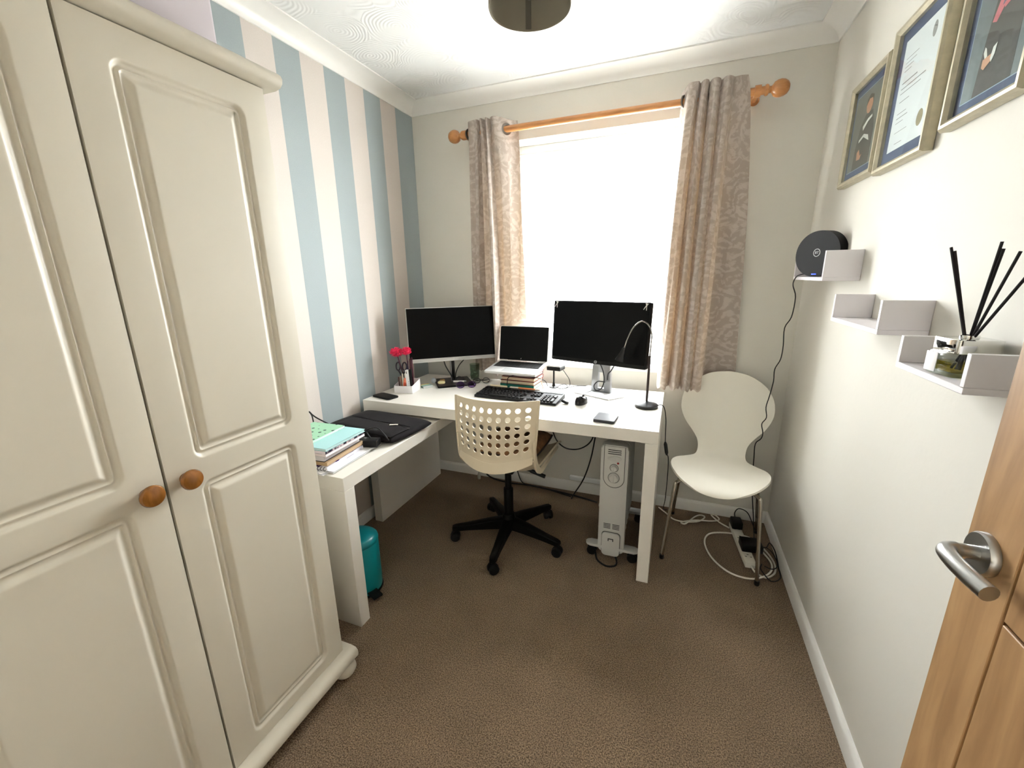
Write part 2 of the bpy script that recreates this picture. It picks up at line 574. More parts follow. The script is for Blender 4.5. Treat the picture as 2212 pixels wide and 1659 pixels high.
# ------------------------------------------------------------------ curtain pole
PY, PZ = -0.10, 2.131
cp = thing('curtain_pole', 'varnished wooden curtain pole with round ball finials above the window', 'curtain pole', (1.13, PY, PZ))
B().rod((0.385, PY, PZ), (1.885, PY, PZ), 0.0165, seg=24).build('pole', pine, cp)
for sx_, xe in ((-1, 0.385), (1, 1.885)):
    M = FR((xe, PY, PZ), (0, 1, 0), z=(sx_, 0, 0))
    B().lathe([(0, -0.012), (0.021, -0.012), (0.023, -0.006), (0.021, 0.0), (0.014, 0.004), (0.013, 0.012), (0.017, 0.016), (0.027, 0.022), (0.033, 0.034), (0.035, 0.047), (0.032, 0.061), (0.024, 0.074), (0.012, 0.081), (0, 0.083)], seg=28, M=M).build('finial', pine, cp)
for xb in (0.405, 1.845):
    b = B()
    b.lathe([(0, 0), (0.022, 0), (0.022, 0.008), (0.012, 0.014), (0.010, 0.07), (0, 0.07)], seg=20, M=FR((xb, -0.0005, PZ - 0.005), (1, 0, 0), z=(0, -1, 0)))
    b.lathe([(0.0175, -0.012), (0.024, -0.012), (0.024, 0.012), (0.0175, 0.012), (0.0175, -0.012)], seg=24, M=FR((xb, PY, PZ), (0, 1, 0), z=(1, 0, 0)))
    b.build('bracket', pine, cp)

# ------------------------------------------------------------------ curtains
cur = D.materials.new('damask_curtain_fabric'); cur.use_nodes = True
nt = cur.node_tree
p = nt.nodes['Principled BSDF']
out = [n_ for n_ in nt.nodes if n_.type == 'OUTPUT_MATERIAL'][0]
N = lambda t: nt.nodes.new(t)
L = lambda a, b_: nt.links.new(a, b_)
tc = N('ShaderNodeTexCoord')
wb = N('ShaderNodeTexNoise'); wb.inputs['Scale'].default_value = 7; L(tc.outputs['UV'], wb.inputs['Vector'])
ma = N('ShaderNodeMixRGB'); ma.blend_type = 'ADD'; ma.inputs[0].default_value = 0.10
L(tc.outputs['UV'], ma.inputs[1]); L(wb.outputs['Color'], ma.inputs[2])
vr = N('ShaderNodeTexVoronoi'); vr.inputs['Scale'].default_value = 5.5; L(ma.outputs[0], vr.inputs['Vector'])
ml = N('ShaderNodeMath'); ml.operation = 'MULTIPLY'; ml.inputs[1].default_value = 42; L(vr.outputs['Distance'], ml.inputs[0])
si = N('ShaderNodeMath'); si.operation = 'SINE'; L(ml.outputs[0], si.inputs[0])
n3 = N('ShaderNodeTexNoise'); n3.inputs['Scale'].default_value = 26; n3.inputs['Detail'].default_value = 5; n3.inputs['Distortion'].default_value = 1.6; L(tc.outputs['UV'], n3.inputs['Vector'])
pr_ = N('ShaderNodeMath'); pr_.operation = 'MULTIPLY_ADD'; pr_.inputs[1].default_value = 0.10
L(si.outputs[0], pr_.inputs[0]); L(n3.outputs['Fac'], pr_.inputs[2])
rp = N('ShaderNodeValToRGB')
rp.color_ramp.elements[0].position = 0.46; rp.color_ramp.elements[0].color = lin((166, 154, 144))
rp.color_ramp.elements[1].position = 0.60; rp.color_ramp.elements[1].color = lin((186, 176, 168))
L(pr_.outputs[0], rp.inputs[0]); L(rp.outputs[0], p.inputs['Base Color'])
p.inputs['Roughness'].default_value = 0.6
p.inputs['Sheen Weight'].default_value = 0.2
tlc = N('ShaderNodeBsdfTranslucent'); tlc.inputs[0].default_value = lin((243, 198, 146))
mxs = N('ShaderNodeMixShader'); mxs.inputs[0].default_value = 0.032
L(p.outputs[0], mxs.inputs[1]); L(tlc.outputs[0], mxs.inputs[2]); L(mxs.outputs[0], out.inputs[0])
steel_ring = mat('eyelet_metal', (120, 112, 104), 0.3, 0.9)

def curtain(name, label, top, bot, zt, zb, eyelets):
    root = thing(name, label, 'curtain', (sum(q[0] for q in bot) / len(bot), -0.08, zb), group='patterned window curtains')
    n = 9
    A = spline([(x, y, 0) for x, y in top], n)
    C = spline([(x, y, 0) for x, y in bot], n)
    nv = 36
    b = B()
    rows = []
    arc = [0.0]
    for i in range(1, len(A)):
        arc.append(arc[-1] + ((A[i] - A[i - 1]).length + (C[i] - C[i - 1]).length) / 2)
    uvl = b.bm.loops.layers.uv.new('UVMap')
    for j in range(nv + 1):
        v = j / nv
        t = v ** 0.6
        row = []
        for i in range(len(A)):
            q = A[i].lerp(C[i], t)
            w = 0.005 * math.sin(i * 0.55 + v * 5) * math.sin(v * PI)
            row.append(b.bm.verts.new((q.x + w, q.y + w * 0.8, zt + (zb - zt) * v + 0.006 * math.sin(i * 0.4) * (v > 0.97))))
        rows.append(row)
    for j in range(nv):
        for i in range(len(A) - 1):
            f = b.bm.faces.new((rows[j][i], rows[j][i + 1], rows[j + 1][i + 1], rows[j + 1][i]))
            for lp, (ii, jj) in zip(f.loops, ((i, j), (i + 1, j), (i + 1, j + 1), (i, j + 1))):
                lp[uvl].uv = (arc[ii], (zt - zb) * (1 - jj / nv))
    b.build('fabric', cur, root, smooth=80)
    for (ex, ey, nx, ny) in eyelets:
        M = FR((ex, ey, PZ), (0, 0, 1), z=(nx, ny, 0))
        B().lathe([(0.019, -0.003), (0.030, -0.003), (0.030, 0.003), (0.019, 0.003), (0.019, -0.003)], seg=24, M=M).build('eyelet', steel_ring, root)
    return root
curtain('curtain', 'beige damask curtain bunched left of the window behind the silver-edged monitor',
        [(0.418, -0.045), (0.425, -0.085), (0.445, -0.135), (0.49, -0.150), (0.503, -0.148), (0.512, -0.124), (0.520, -0.150), (0.531, -0.158), (0.542, -0.124), (0.552, -0.150), (0.562, -0.158), (0.572, -0.124), (0.585, -0.150), (0.61, -0.158), (0.645, -0.115), (0.675, -0.06), (0.70, -0.045)],
        [(0.385, -0.030), (0.395, -0.055), (0.415, -0.068), (0.43, -0.045), (0.452, -0.068), (0.475, -0.040), (0.51, -0.052), (0.548, -0.040), (0.570, -0.088), (0.580, -0.150), (0.590, -0.160), (0.598, -0.120), (0.602, -0.065), (0.640, -0.075), (0.67, -0.085), (0.71, -0.075), (0.748, -0.055)],
        2.183, 0.775, [(0.434, PY, 0.9, -0.4), (0.655, PY, 0.75, -0.65)])
curtain('curtain', 'beige damask curtain with deep folds right of the window behind the white chair',
        [(1.532, -0.040), (1.545, -0.095), (1.565, -0.150), (1.592, -0.155), (1.603, -0.150), (1.610, -0.124), (1.618, -0.150), (1.63, -0.162), (1.642, -0.150), (1.648, -0.124), (1.656, -0.150), (1.672, -0.164), (1.688, -0.150), (1.696, -0.124), (1.706, -0.150), (1.722, -0.164), (1.738, -0.150), (1.748, -0.138), (1.772, -0.142), (1.800, -0.134)],
        [(1.512, -0.055), (1.516, -0.105), (1.530, -0.150), (1.556, -0.150), (1.564, -0.110), (1.571, -0.052), (1.580, -0.110), (1.602, -0.160), (1.622, -0.115), (1.631, -0.070), (1.640, -0.120), (1.656, -0.165), (1.674, -0.150), (1.682, -0.118), (1.692, -0.135), (1.712, -0.145), (1.734, -0.125), (1.744, -0.030), (1.82, -0.018), (1.905, -0.016)],
        2.190, 0.765, [(1.545, PY, 0.9, -0.4), (1.66, PY, 0.9, -0.4)])

# ================================================================== wardrobe
cream = mat('cream_wardrobe_lacquer', (200, 194, 179), 0.42, bump=(8, 0.03, 0.003))
WF = 0.58                       # door front plane x
wd = thing('wardrobe', 'cream two-door wardrobe with moulded panels and round wooden knobs', 'wardrobe', (0.30, -1.955, 0))
Y0, Y1 = -2.378, -1.556
gap_shade = mat('painted_gap_shade', (60, 52, 42), 0.9)
B().box(0.022, WF - 0.022, Y0, Y1, 0.085, 1.825, 0.002).build('body', cream, wd)
# cornice and plinth with rounded fronts
b = B()
pf = [(0.3, 0.0), (0.75, 0.12), (0.95, 0.34), (1.0, 0.6), (0.9, 0.85), (0.7, 1.0)]
poly = [(0.022, 0.0)] + [(WF - 0.005 + 0.040 * a, 0.036 * c) for a, c in pf] + [(0.022, 0.036)]
b.prism(poly, 0, Y1 - Y0 + 0.024 + 0.03, M=FR((0, Y1 + 0.026, 1.826), (1, 0, 0), z=(0, -1, 0)))
b.build('cornice', cream, wd)
b = B()
pf = [(0.75, 0.0), (0.95, 0.15), (1.0, 0.4), (0.97, 0.7), (0.75, 0.92), (0.3, 1.0)]
poly = [(0.022, 0.0)] + [(WF - 0.005 + 0.042 * a, 0.042 * c) for a, c in pf] + [(0.022, 0.042)]
b.prism(poly, 0, Y1 - Y0 + 0.054, M=FR((0, Y1 + 0.027, 0.050), (1, 0, 0), z=(0, -1, 0)))
b.build('plinth', cream, wd)
for (fx, fy) in ((WF + 0.000, Y1 - 0.010), (WF + 0.000, Y0 + 0.03), (0.08, Y1 - 0.03), (0.08, Y0 + 0.03)):
    B().lathe([(0, 0), (0.020, 0), (0.034, 0.008), (0.041, 0.022), (0.038, 0.037), (0.026, 0.047), (0.022, 0.0505), (0, 0.0505)], c=(fx, fy, 0), seg=24).build('bun_foot', cream, wd)

def rr_sdf(y, z, y0, y1, z0, z1, r):
    qx = abs(y - (y0 + y1) / 2) - ((y1 - y0) / 2 - r)
    qz = abs(z - (z0 + z1) / 2) - ((z1 - z0) / 2 - r)
    return -(math.hypot(max(qx, 0), max(qz, 0)) + min(max(qx, qz), 0) - r)      # positive inside

def sstep(a, b_, x):
    t = min(1, max(0, (x - a) / (b_ - a)))
    return t * t * (3 - 2 * t)

def panel_h(d):
    if d <= -0.003:
        return 0.0
    # small bead, hollow, raised flat field
    return -0.0075 * sstep(-0.003, 0.006, d) + 0.0035 * sstep(0.008, 0.013, d) * (1 - sstep(0.013, 0.018, d)) + 0.0080 * sstep(0.021, 0.036, d)

def door_grid(a, b_, marks, fine=0.0022, coarse=0.035, reach=0.046):
    pts = set([a, b_])
    x = a
    while x < b_:
        near = any(-0.006 <= s_ * (x - m_) <= reach for m_, s_ in marks)
        x += fine if near else min(coarse, min([abs(m_ - x - 0.006 * s_) for m_, s_ in marks if (m_ - x) > 0.006] + [coarse]) + 1e-4, min([abs(m_ - reach - x) for m_, s_ in marks if s_ < 0 and m_ - reach > x + 1e-4] + [coarse]) + 1e-4)
        if x < b_ - 1e-3:
            pts.add(x)
    return sorted(pts)

def wardrobe_door(ya, yb, hinge_far):
    root = wd
    pz = [(0.135, 0.902), (0.964, 1.762)]
    py0, py1 = ya + 0.066, yb - 0.066
    ys = door_grid(ya, yb, [(py0, 1), (py1, -1)])
    zs = door_grid(0.094, 1.823, [(pz[0][0], 1), (pz[0][1], -1), (pz[1][0], 1), (pz[1][1], -1)])
    b = B()
    def fn(y, z):
        h = 0.0
        for z0, z1 in pz:
            h += panel_h(rr_sdf(y, z, py0, py1, z0, z1, 0.022))
        e = min(y - ya, yb - y, z - 0.094, 1.823 - z)
        return (WF + h - (0.002 if e < 1e-6 else 0), y, z)
    b.grid(fn, ys, zs)
    b.bm.faces.ensure_lookup_table()
    # returns to the back
    ed = [e for e in b.bm.edges if e.is_boundary]
    r_ = bmesh.ops.extrude_edge_only(b.bm, edges=ed)
    for v in [g for g in r_['geom'] if isinstance(g, bmesh.types.BMVert)]:
        v.co.x = WF - 0.019
    d = b.build('door', cream, wd, smooth=50)
    ky = (ya + 0.036) if hinge_far else (yb - 0.036)
    M = FR((WF - 0.001, ky, 0.930), (0, 1, 0), z=(1, 0, 0))
    B().lathe([(0, 0), (0.013, 0), (0.0115, 0.006), (0.012, 0.010), (0.018, 0.014), (0.0225, 0.019), (0.0235, 0.024), (0.021, 0.029), (0.012, 0.0325), (0, 0.0335)], seg=28, M=M).build('knob', knob_wood, d)
    return d
wardrobe_door(-1.9565 + 0.003, -1.560, True)
wardrobe_door(-2.373, -1.9565 - 0.003, False)
B().box(WF - 0.021, WF - 0.0195, -1.965, -1.948, 0.095, 1.82).build('door_gap_shade', gap_shade, wd)  # dark strip painting the shade in the slit between the doors

lilac = mat('pale_lilac_card', (186, 178, 183), 0.7, vary=(3, 0.03))
bx = thing('storage_box', 'large pale lilac cardboard box standing on top of the wardrobe', 'box', (0.30, -1.98, 1.862))
B().box(0.10, 0.52, -2.34, -1.614, 1.8625, 2.19, 0.010, 3).build('box_body', lilac, bx)
B().box(0.098, 0.523, -2.343, -1.611, 2.191, 2.232, 0.010, 3).build('box_lid', lilac, bx)

# ================================================================== desk and pull-out panel
desk_m = mat('white_desk_foil', (226, 222, 214), 0.30, bump=(14, 0.02, 0.002))
DX0, DX1, DYF, DYB, DZ = 0.046, 1.556, -0.731, -0.081, 0.730
dk = thing('desk', 'white block-leg desk pushed against the window wall under the monitors', 'desk', (0.80, -0.40, 0))
B().box(DX0, DX1, DYF, DYB, DZ - 0.055, DZ, 0.0012, 1).build('desktop', desk_m, dk)
B().box(DX0, DX0 + 0.052, DYF, DYB, 0, DZ - 0.0556, 0.0012, 1).build('leg_panel', desk_m, dk)
B().box(DX1 - 0.052, DX1, DYF, DYB, 0, DZ - 0.0556, 0.0012, 1).build('leg_panel', desk_m, dk)
B().box(DX0 + 0.0525, DX1 - 0.0525, DYB - 0.075, DYB - 0.057, 0.47, DZ - 0.0556, 0.001, 1).build('back_rail', desk_m, dk)

pp = thing('pull_out_table', 'white pull-out side table carrying the notebook stack beside the wardrobe', 'side table', (0.27, -1.06, 0))
PX0, PX1, PYF = 0.026, 0.498, -1.383
B().box(PX0, PX1, PYF, DYF - 0.004, 0.602, 0.656, 0.0012, 1).build('tabletop', desk_m, pp)
B().box(0.105, PX1, DYF - 0.0035, -0.30, 0.602, 0.656, 0.0012, 1).build('tabletop_tongue', desk_m, pp)
B().box(PX0, PX1, PYF, PYF + 0.052, 0, 0.6015, 0.0012, 1).build('leg_panel', desk_m, pp)

# ================================================================== swivel chair
plast = mat('off_white_chair_plastic', (212, 199, 175), 0.42, spec=0.4)
blk = mat('black_plastic', (9, 9, 10), 0.45, spec=0.3)
blk_metal = mat('black_powder_coat', (5, 5, 5), 0.5, spec=0.2)
rubber = mat('grey_black_rubber', (10, 10, 11), 0.6, spec=0.3)
SX, SY = 0.838, -0.622
sw = thing('swivel_chair', 'off-white swivel desk chair with round-holed back and black star base', 'office chair', (SX, SY, 0))
# star base
for k in range(5):
    a = math.radians(-84 + 72 * k)
    dx, dy = math.cos(a), math.sin(a)
    b = B()
    secs = []
    for t, hw, zt, zb_ in ((0.0, 0.028, 0.128, 0.070), (0.10, 0.023, 0.118, 0.070), (0.22, 0.018, 0.098, 0.066), (0.285, 0.017, 0.088, 0.062), (0.300, 0.013, 0.084, 0.064)):
        cx, cy = SX + dx * t, SY + dy * t
        px, py = -dy, dx
        secs.append([b.bm.verts.new((cx + px * hw * s1, cy + py * hw * s1, z_)) for s1, z_ in ((-1, zb_), (1, zb_), (1, zt - 0.004), (0.75, zt), (-0.75, zt), (-1, zt - 0.004))])
    for q, r_ in zip(secs, secs[1:]):
        for i in range(6):
            b.bm.faces.new((q[i], q[(i + 1) % 6], r_[(i + 1) % 6], r_[i]))
    b.bm.faces.new(secs[0][::-1]); b.bm.faces.new(secs[-1])
    leg = b.build('leg', blk_metal, sw)
    # castor: twin wheels and hood
    cx, cy = SX + dx * 0.287, SY + dy * 0.287
    ax = a + 0.7 + k
    wx, wy = math.cos(ax), math.sin(ax)
    b = B()
    for s1 in (-1, 1):
        M = FR((cx + wx * 0.013 * s1, cy + wy * 0.013 * s1, 0.0255), (0, 0, 1), z=(wx * s1, wy * s1, 0))
        b.lathe([(0, -0.009), (0.022, -0.009), (0.025, -0.006), (0.025, 0.006), (0.022, 0.010), (0.012, 0.011), (0, 0.011)], seg=22, M=M)
    M = FR((cx, cy, 0.026), (-wy, wx, 0), z=(wx, wy, 0))
    hood = [(0.027 * math.cos(q), 0.027 * math.sin(q)) for q in [PI * 0.05 + PI * 0.95 * j / 10 for j in range(11)]]
    b.prism(hood, -0.004, 0.004, M=FR((cx, cy, 0.026), (-wy, wx, 0), y=(0, 0, 1)))
    b.rod((cx, cy, 0.045), (cx, cy, 0.066), 0.007)
    b.build('castor', rubber, leg)
B().lathe([(0, 0.062), (0.034, 0.062), (0.038, 0.075), (0.036, 0.120), (0.030, 0.150), (0.0, 0.150)], c=(SX, SY, 0), seg=28).build('hub', blk_metal, sw)
B().lathe([(0, 0.148), (0.025, 0.148), (0.025, 0.29), (0.0235, 0.295), (0.017, 0.295), (0.017, 0.43), (0, 0.43)], c=(SX, SY, 0), seg=24).build('gas_column', blk_metal, sw)
B().box(SX - 0.06, SX + 0.06, SY - 0.09, SY + 0.10, 0.418, 0.446, 0.006).build('seat_mount', blk_metal, sw)
b = B()
b.tube(spline([(SX + 0.05, SY - 0.02, 0.428), (SX + 0.12, SY - 0.02, 0.424), (SX + 0.175, SY - 0.02, 0.412)], 5), 0.0065, 8)
b.tube([(SX + 0.13, SY - 0.02, 0.4225), (SX + 0.205, SY - 0.02, 0.402)], 0.010, 8)
b.build('height_lever', blk, sw)
# seat pan
def seat(u, v):         # u -1..1 across, v 0 back .. 1 front
    x = 0.852 + u * (0.200 - 0.012 * (1 - v))
    y = -0.79 + v * 0.43
    z = 0.452 + 0.040 * abs(u) ** 3.5 + 0.055 * (1 - min(1, v / 0.18)) ** 2 - 0.016 * max(0, (v - 0.82) / 0.18) ** 2
    return (x, y, z)
B().grid(seat, [-1 + 2 * k / 18 for k in range(19)], [k / 16 for k in range(17)]).solid(0.009).build('seat', plast, sw, smooth=60)
# back with six rows of nine round holes
BXC = 0.862
def back(u, v):         # u -1..1, v 0 bottom .. 1 top
    hw = 0.196 + 0.008 * v - 0.010 * (1 - v) ** 3
    y = -0.895 + 0.068 * u * u + 0.020 * v * v
    if v < 0.16:        # bottom rolls under towards the seat
        q = (0.16 - v) / 0.16
        y -= 0.012 * q * q * (1 - u * u)
    z0 = 0.532 + 0.040 * u * u
    return Vector((BXC + u * hw, y, z0 + v * (0.838 - z0) + 0.004 * u))
cols = [-1.0] + [-0.905 + 1.81 * k / 9 for k in range(10)] + [1.0]
rows_ = [0.0, 0.085, 0.17] + [0.17 + 0.755 * k / 6 for k in range(1, 7)] + [1.0]
b = B()
HR = 0.0118
for j in range(len(rows_) - 1):
    for i in range(len(cols) - 1):
        u0, u1, v0, v1 = cols[i], cols[i + 1], rows_[j], rows_[j + 1]
        hole = 0 < i < len(cols) - 2 and 1 < j < len(rows_) - 2
        if not hole:
            b.grid(lambda u, v: back(u, v), [u0 + (u1 - u0) * k / 4 for k in range(5)], [v0 + (v1 - v0) * k / 4 for k in range(5)])
        else:
            uc, vc = (u0 + u1) / 2, (v0 + v1) / 2
            ru, rv = HR / 0.20, HR / 0.29
            ring_o, ring_i = [], []
            for k in range(16):
                side, t = divmod(k, 4)
                t /= 4.0
                q = ((-1 + 2 * t, -1), (1, -1 + 2 * t), (1 - 2 * t, 1), (-1, 1 - 2 * t))[side]
                ring_o.append(b.bm.verts.new(back(uc + q[0] * (u1 - u0) / 2, vc + q[1] * (v1 - v0) / 2)))
                a = -3 * PI / 4 + 2 * PI * k / 16
                ring_i.append(b.bm.verts.new(back(uc + ru * math.cos(a), vc + rv * math.sin(a))))
            for k in range(16):
                k2 = (k + 1) % 16
                b.bm.faces.new((ring_o[k], ring_o[k2], ring_i[k2], ring_i[k]))
b.weld(1e-4).solid(0.006).build('backrest', plast, sw, smooth=50)
# turned-out lip along the bottom edge of the back and rolled rims up its sides
b = B()
def lip(u, t):
    q = back(u, 0.02)
    return (q.x, q.y - 0.013 * t + 0.004, q.z + 0.022 - 0.040 * t - 0.006 * t * t)
b.grid(lip, [-0.97 + 1.94 * k / 24 for k in range(25)], [k / 5 for k in range(6)])
b.solid(0.005).build('back_lip', plast, sw, smooth=60)
for s1 in (-1, 1):
    b = B()
    ring = [back(s1 * 0.99, v / 14) for v in range(15)]
    b.tube(ring, 0.0055, 8)
    b.build('back_rim', plast, sw)
    # side arm joining back to seat
    xs = BXC + s1 * 0.188
    path = spline([(xs, -0.832, 0.66), (xs, -0.820, 0.575), (xs, -0.795, 0.520), (xs, -0.735, 0.480), (xs, -0.62, 0.480), (xs, -0.44, 0.482)], 6)
    b = B()
    wd_ = [0.010, 0.022, 0.030, 0.026, 0.018, 0.012]
    L_ = []
    for i, q in enumerate(path):
        t = i / (len(path) - 1) * (len(wd_) - 1)
        k = min(int(t), len(wd_) - 2)
        w = wd_[k] + (wd_[k + 1] - wd_[k]) * (t - k)
        tg = (path[min(i + 1, len(path) - 1)] - path[max(i - 1, 0)]).normalized()
        nn = Vector((0, -tg.z, tg.y))
        L_.append([b.bm.verts.new(q + nn * w * 0.5 * e + Vector((f, 0, 0))) for e, f in ((-1, -0.005), (1, -0.005), (1, 0.005), (-1, 0.005))])
    for q, r_ in zip(L_, L_[1:]):
        for i in range(4):
            b.bm.faces.new((q[i], q[(i + 1) % 4], r_[(i + 1) % 4], r_[i]))
    b.bm.faces.new(L_[0][::-1]); b.bm.faces.new(L_[-1])
    b.build('side_arm', plast, sw, smooth=50)
# cushion on the seat
cush = mat('brown_patterned_cushion_cloth', (112, 78, 48), 0.85, vary=(22, 0.55), bump=(90, 0.3, 0.003))
cu = thing('seat_cushion', 'brown mottled cushion lying on the seat of the swivel chair', 'cushion', (0.855, -0.575, 0.462))
def pill(cx, cy, cz, w, d, h, n=14):
    def fn(s1):
        def g(u, v):
            e = (1 - abs(u) ** 4) * (1 - abs(v) ** 4)
            return (cx + u * w / 2 * (1 - 0.04 * v * v), cy + v * d / 2 * (1 - 0.04 * u * u), cz + s1 * h / 2 * max(e, 0) ** 0.45)
        return g
    b = B()
    r_ = [-1 + 2 * k / n for k in range(n + 1)]
    b.grid(fn(1), r_, r_).grid(fn(-1), r_, r_)
    return b.weld(1e-4)
pill(0.858, -0.570, 0.528, 0.320, 0.340, 0.090).build('cushion_cover', cush, cu, smooth=70)
b = B()
pipe = [(0.858 + u * 0.160 * (1 - 0.04 * v * v), -0.57 + v * 0.170 * (1 - 0.04 * u * u), 0.528) for u, v in [(-1 + k / 5, -1) for k in range(10)] + [(1, -1 + k / 5) for k in range(10)] + [(1 - k / 5, 1) for k in range(10)] + [(-1, 1 - k / 5) for k in range(10)]]
b.tube(pipe, 0.005, 6, closed=True)
b.build('piping', mat('dark_brown_piping', (40, 26, 18), 0.8), cu)

# ================================================================== white moulded chair
shell_m = mat('white_lacquered_plywood', (228, 224, 212), 0.35)
ply_edge = mat('plywood_edge', (205, 196, 175), 0.6)
chrome = mat('chrome_tube', (190, 184, 172), 0.22, 1.0)
ch = thing('side_chair', 'white moulded plywood chair with chrome legs in the corner by the curtain', 'chair', (1.842, -0.292, 0), rotz=math.radians(-7.0))
# local frame: seat faces -y, origin under the seat
prof = spline([(0, -0.325, 0.412), (0, -0.300, 0.430), (0, -0.20, 0.434), (0, -0.08, 0.428), (0, 0.04, 0.426), (0, 0.110, 0.446), (0, 0.148, 0.500), (0, 0.170, 0.580), (0, 0.195, 0.700), (0, 0.212, 0.800), (0, 0.220, 0.868)], 8)
cum = [0]
for a, c_ in zip(prof, prof[1:]):
    cum.append(cum[-1] + (c_ - a).length)
LEN = cum[-1]
hw_pts = [(0.0, 0.0), (0.012, 0.075), (0.04, 0.128), (0.09, 0.175), (0.16, 0.207), (0.23, 0.214), (0.29, 0.198), (0.345, 0.160), (0.39, 0.126), (0.43, 0.114), (0.475, 0.113), (0.515, 0.122), (0.56, 0.150), (0.61, 0.188), (0.67, 0.213), (0.72, 0.216), (0.77, 0.204), (0.82, 0.170), (0.855, 0.122), (0.875, 0.072), (0.885, 0.0)]
_sp = spline([(a * LEN / 0.885, h, 0) for a, h in hw_pts], 6)
def shell(u, k):
    s_, h = _sp[k].x, max(_sp[k].y, 0.0)
    s_ = min(max(s_, 0), LEN)
    i = 0
    while i < len(cum) - 2 and cum[i + 1] < s_:
        i += 1
    t = (s_ - cum[i]) / (cum[i + 1] - cum[i])
    q = prof[i].lerp(prof[i + 1], min(max(t, 0), 1))
    seatness = 1 - sstep(0.36, 0.50, s_)
    x = u * h
    dz = 0.55 * x * x * seatness * (1 - 0.5 * sstep(0.0, 0.10, 0.10 - s_))
    dy = -0.55 * x * x * (1 - seatness)
    return Vector((x, q.y + dy, q.z + dz))
b = B()
b.grid(lambda u, k: shell(u, k), [-1 + 2 * i / 16 for i in range(17)], list(range(1, len(_sp) - 1)))
b.weld(1e-5).solid(0.010).build('shell', shell_m, ch, smooth=60)
for sx_ in (-1, 1):
    # rear and front legs: bent chrome tube from under the seat centre
    fl = spline([(sx_ * 0.05, -0.10, 0.412), (sx_ * 0.12, -0.165, 0.410), (sx_ * 0.168, -0.205, 0.398), (sx_ * 0.178, -0.216, 0.370), (sx_ * 0.190, -0.235, 0.20), (sx_ * 0.204, -0.258, 0.008)], 6)
    B().tube(fl, 0.0085, 12).build('leg', chrome, ch)
    rl = spline([(sx_ * 0.05, 0.00, 0.408), (sx_ * 0.12, 0.05, 0.404), (sx_ * 0.165, 0.082, 0.392), (sx_ * 0.176, 0.092, 0.365), (sx_ * 0.195, 0.135, 0.20), (sx_ * 0.214, 0.185, 0.008)], 6)
    B().tube(rl, 0.0085, 12).build('leg', chrome, ch)
    for q in ((sx_ * 0.204, -0.258), (sx_ * 0.214, 0.185)):
        B().lathe([(0, 0), (0.010, 0), (0.0115, 0.004), (0.0105, 0.022), (0, 0.022)], c=(q[0], q[1], 0), seg=16).build('foot_cap', blk, ch)
B().lathe([(0, 0.400), (0.075, 0.400), (0.078, 0.406), (0.075, 0.4165), (0, 0.4165)], c=(0, -0.05, 0), seg=28).build('seat_plate', mat('grey_steel_plate', (120, 118, 112), 0.4, 0.8), ch)

# ================================================================== oil-filled heater
heat = mat('white_heater_enamel', (200, 200, 196), 0.4)
heat2 = mat('pale_grey_heater_plastic', (196, 196, 193), 0.45)
hx, hyf = 1.370, -0.622
ht = thing('oil_heater', 'white oil-filled electric heater with control dials under the desk', 'heater', (hx, -0.42, 0))
for k in range(7):
    y = -0.545 + k * 0.052
    M = FR((hx, y - 0.004, 0.335), (1, 0, 0), z=(0, -1, 0))
    M = FR((hx, y, 0.335), (1, 0, 0), y=(0, 0, 1))
    B().prism(rrect(0.118, 0.490, 0.020, 4), -0.006, 0.006, M=M, bev=0.004).build('fin', heat, ht)
for z in (0.125, 0.54):
    B().rod((hx, -0.57, z), (hx, -0.20, z), 0.018, seg=14).build('oil_pipe', heat, ht)
M = FR((hx, hyf + 0.050, 0.320), (1, 0, 0), y=(0, 0, 1))     # z axis of M points to -y (front)
fp = B().prism(rrect(0.124, 0.565, 0.020, 5), -0.008, 0.048, M=M, bev=0.008, seg=3).build('front_panel', heat2, ht)
ink_and_shade = mat('grey_print_and_shade', (95, 95, 92), 0.6)  # colours printed marks and dial rings, and the painted groove shade
slot_m = mat('dark_slot', (34, 34, 33), 0.8)
# control inlay: recessed-look U shaped plate with ridge
def U_plate(w, z0, z1, r, n=12):
    pts = [(-w / 2, z1), (-w / 2, z0 + r)]
    for k in range(n + 1):
        a = PI + PI * k / n
        pts.append((w / 2 * math.cos(a), z0 + r + r * math.sin(a)))
    pts.append((w / 2, z1))
    return pts[::-1]
pl = B().prism(U_plate(0.092, 0.072, 0.276, 0.046), 0.0470, 0.0505, M=M, bev=0.0012).build('control_plate', heat, ht)
for k in range(3):
    B().box(-0.030, 0.030, 0.258 - k * 0.0095, 0.2615 - k * 0.0095, 0.0503, 0.0510, M=M).build('vent_slot', slot_m, pl)
B().prism(circle(0.032, 20, 0, 0.218, 1, 0.42), 0.0500, 0.0518, M=M, bev=0.001).build('handle_recess', heat2, pl)
B().prism(circle(0.0050, 14, 0.017, 0.197), 0.0500, 0.0525, M=M, bev=0.001).build('pilot_light', mat('red_pilot_lens', (150, 22, 20), 0.3), pl)
for z_, r_ in ((0.171, 0.0145), (0.121, 0.0210)):
    kn = B().lathe([(0, 0.0500), (r_ + 0.003, 0.0500), (r_ + 0.003, 0.0515), (r_, 0.052), (r_ * 0.92, 0.064), (r_ * 0.85, 0.066), (0, 0.066)], seg=28, M=M @ T(0, z_, 0)).build('control_knob', heat2, pl)
    B().box(-0.002, 0.002, z_ - r_ * 0.75, z_ + r_ * 0.75, 0.0655, 0.070, 0.001, M=M).build('knob_grip', heat2, kn)
    B().lathe([(r_ + 0.0030, 0.0504), (r_ + 0.0058, 0.0504), (r_ + 0.0058, 0.0512), (r_ + 0.0030, 0.0512), (r_ + 0.0030, 0.0504)], seg=28, M=M @ T(0, z_, 0)).build('dial_ring', ink_and_shade, kn)
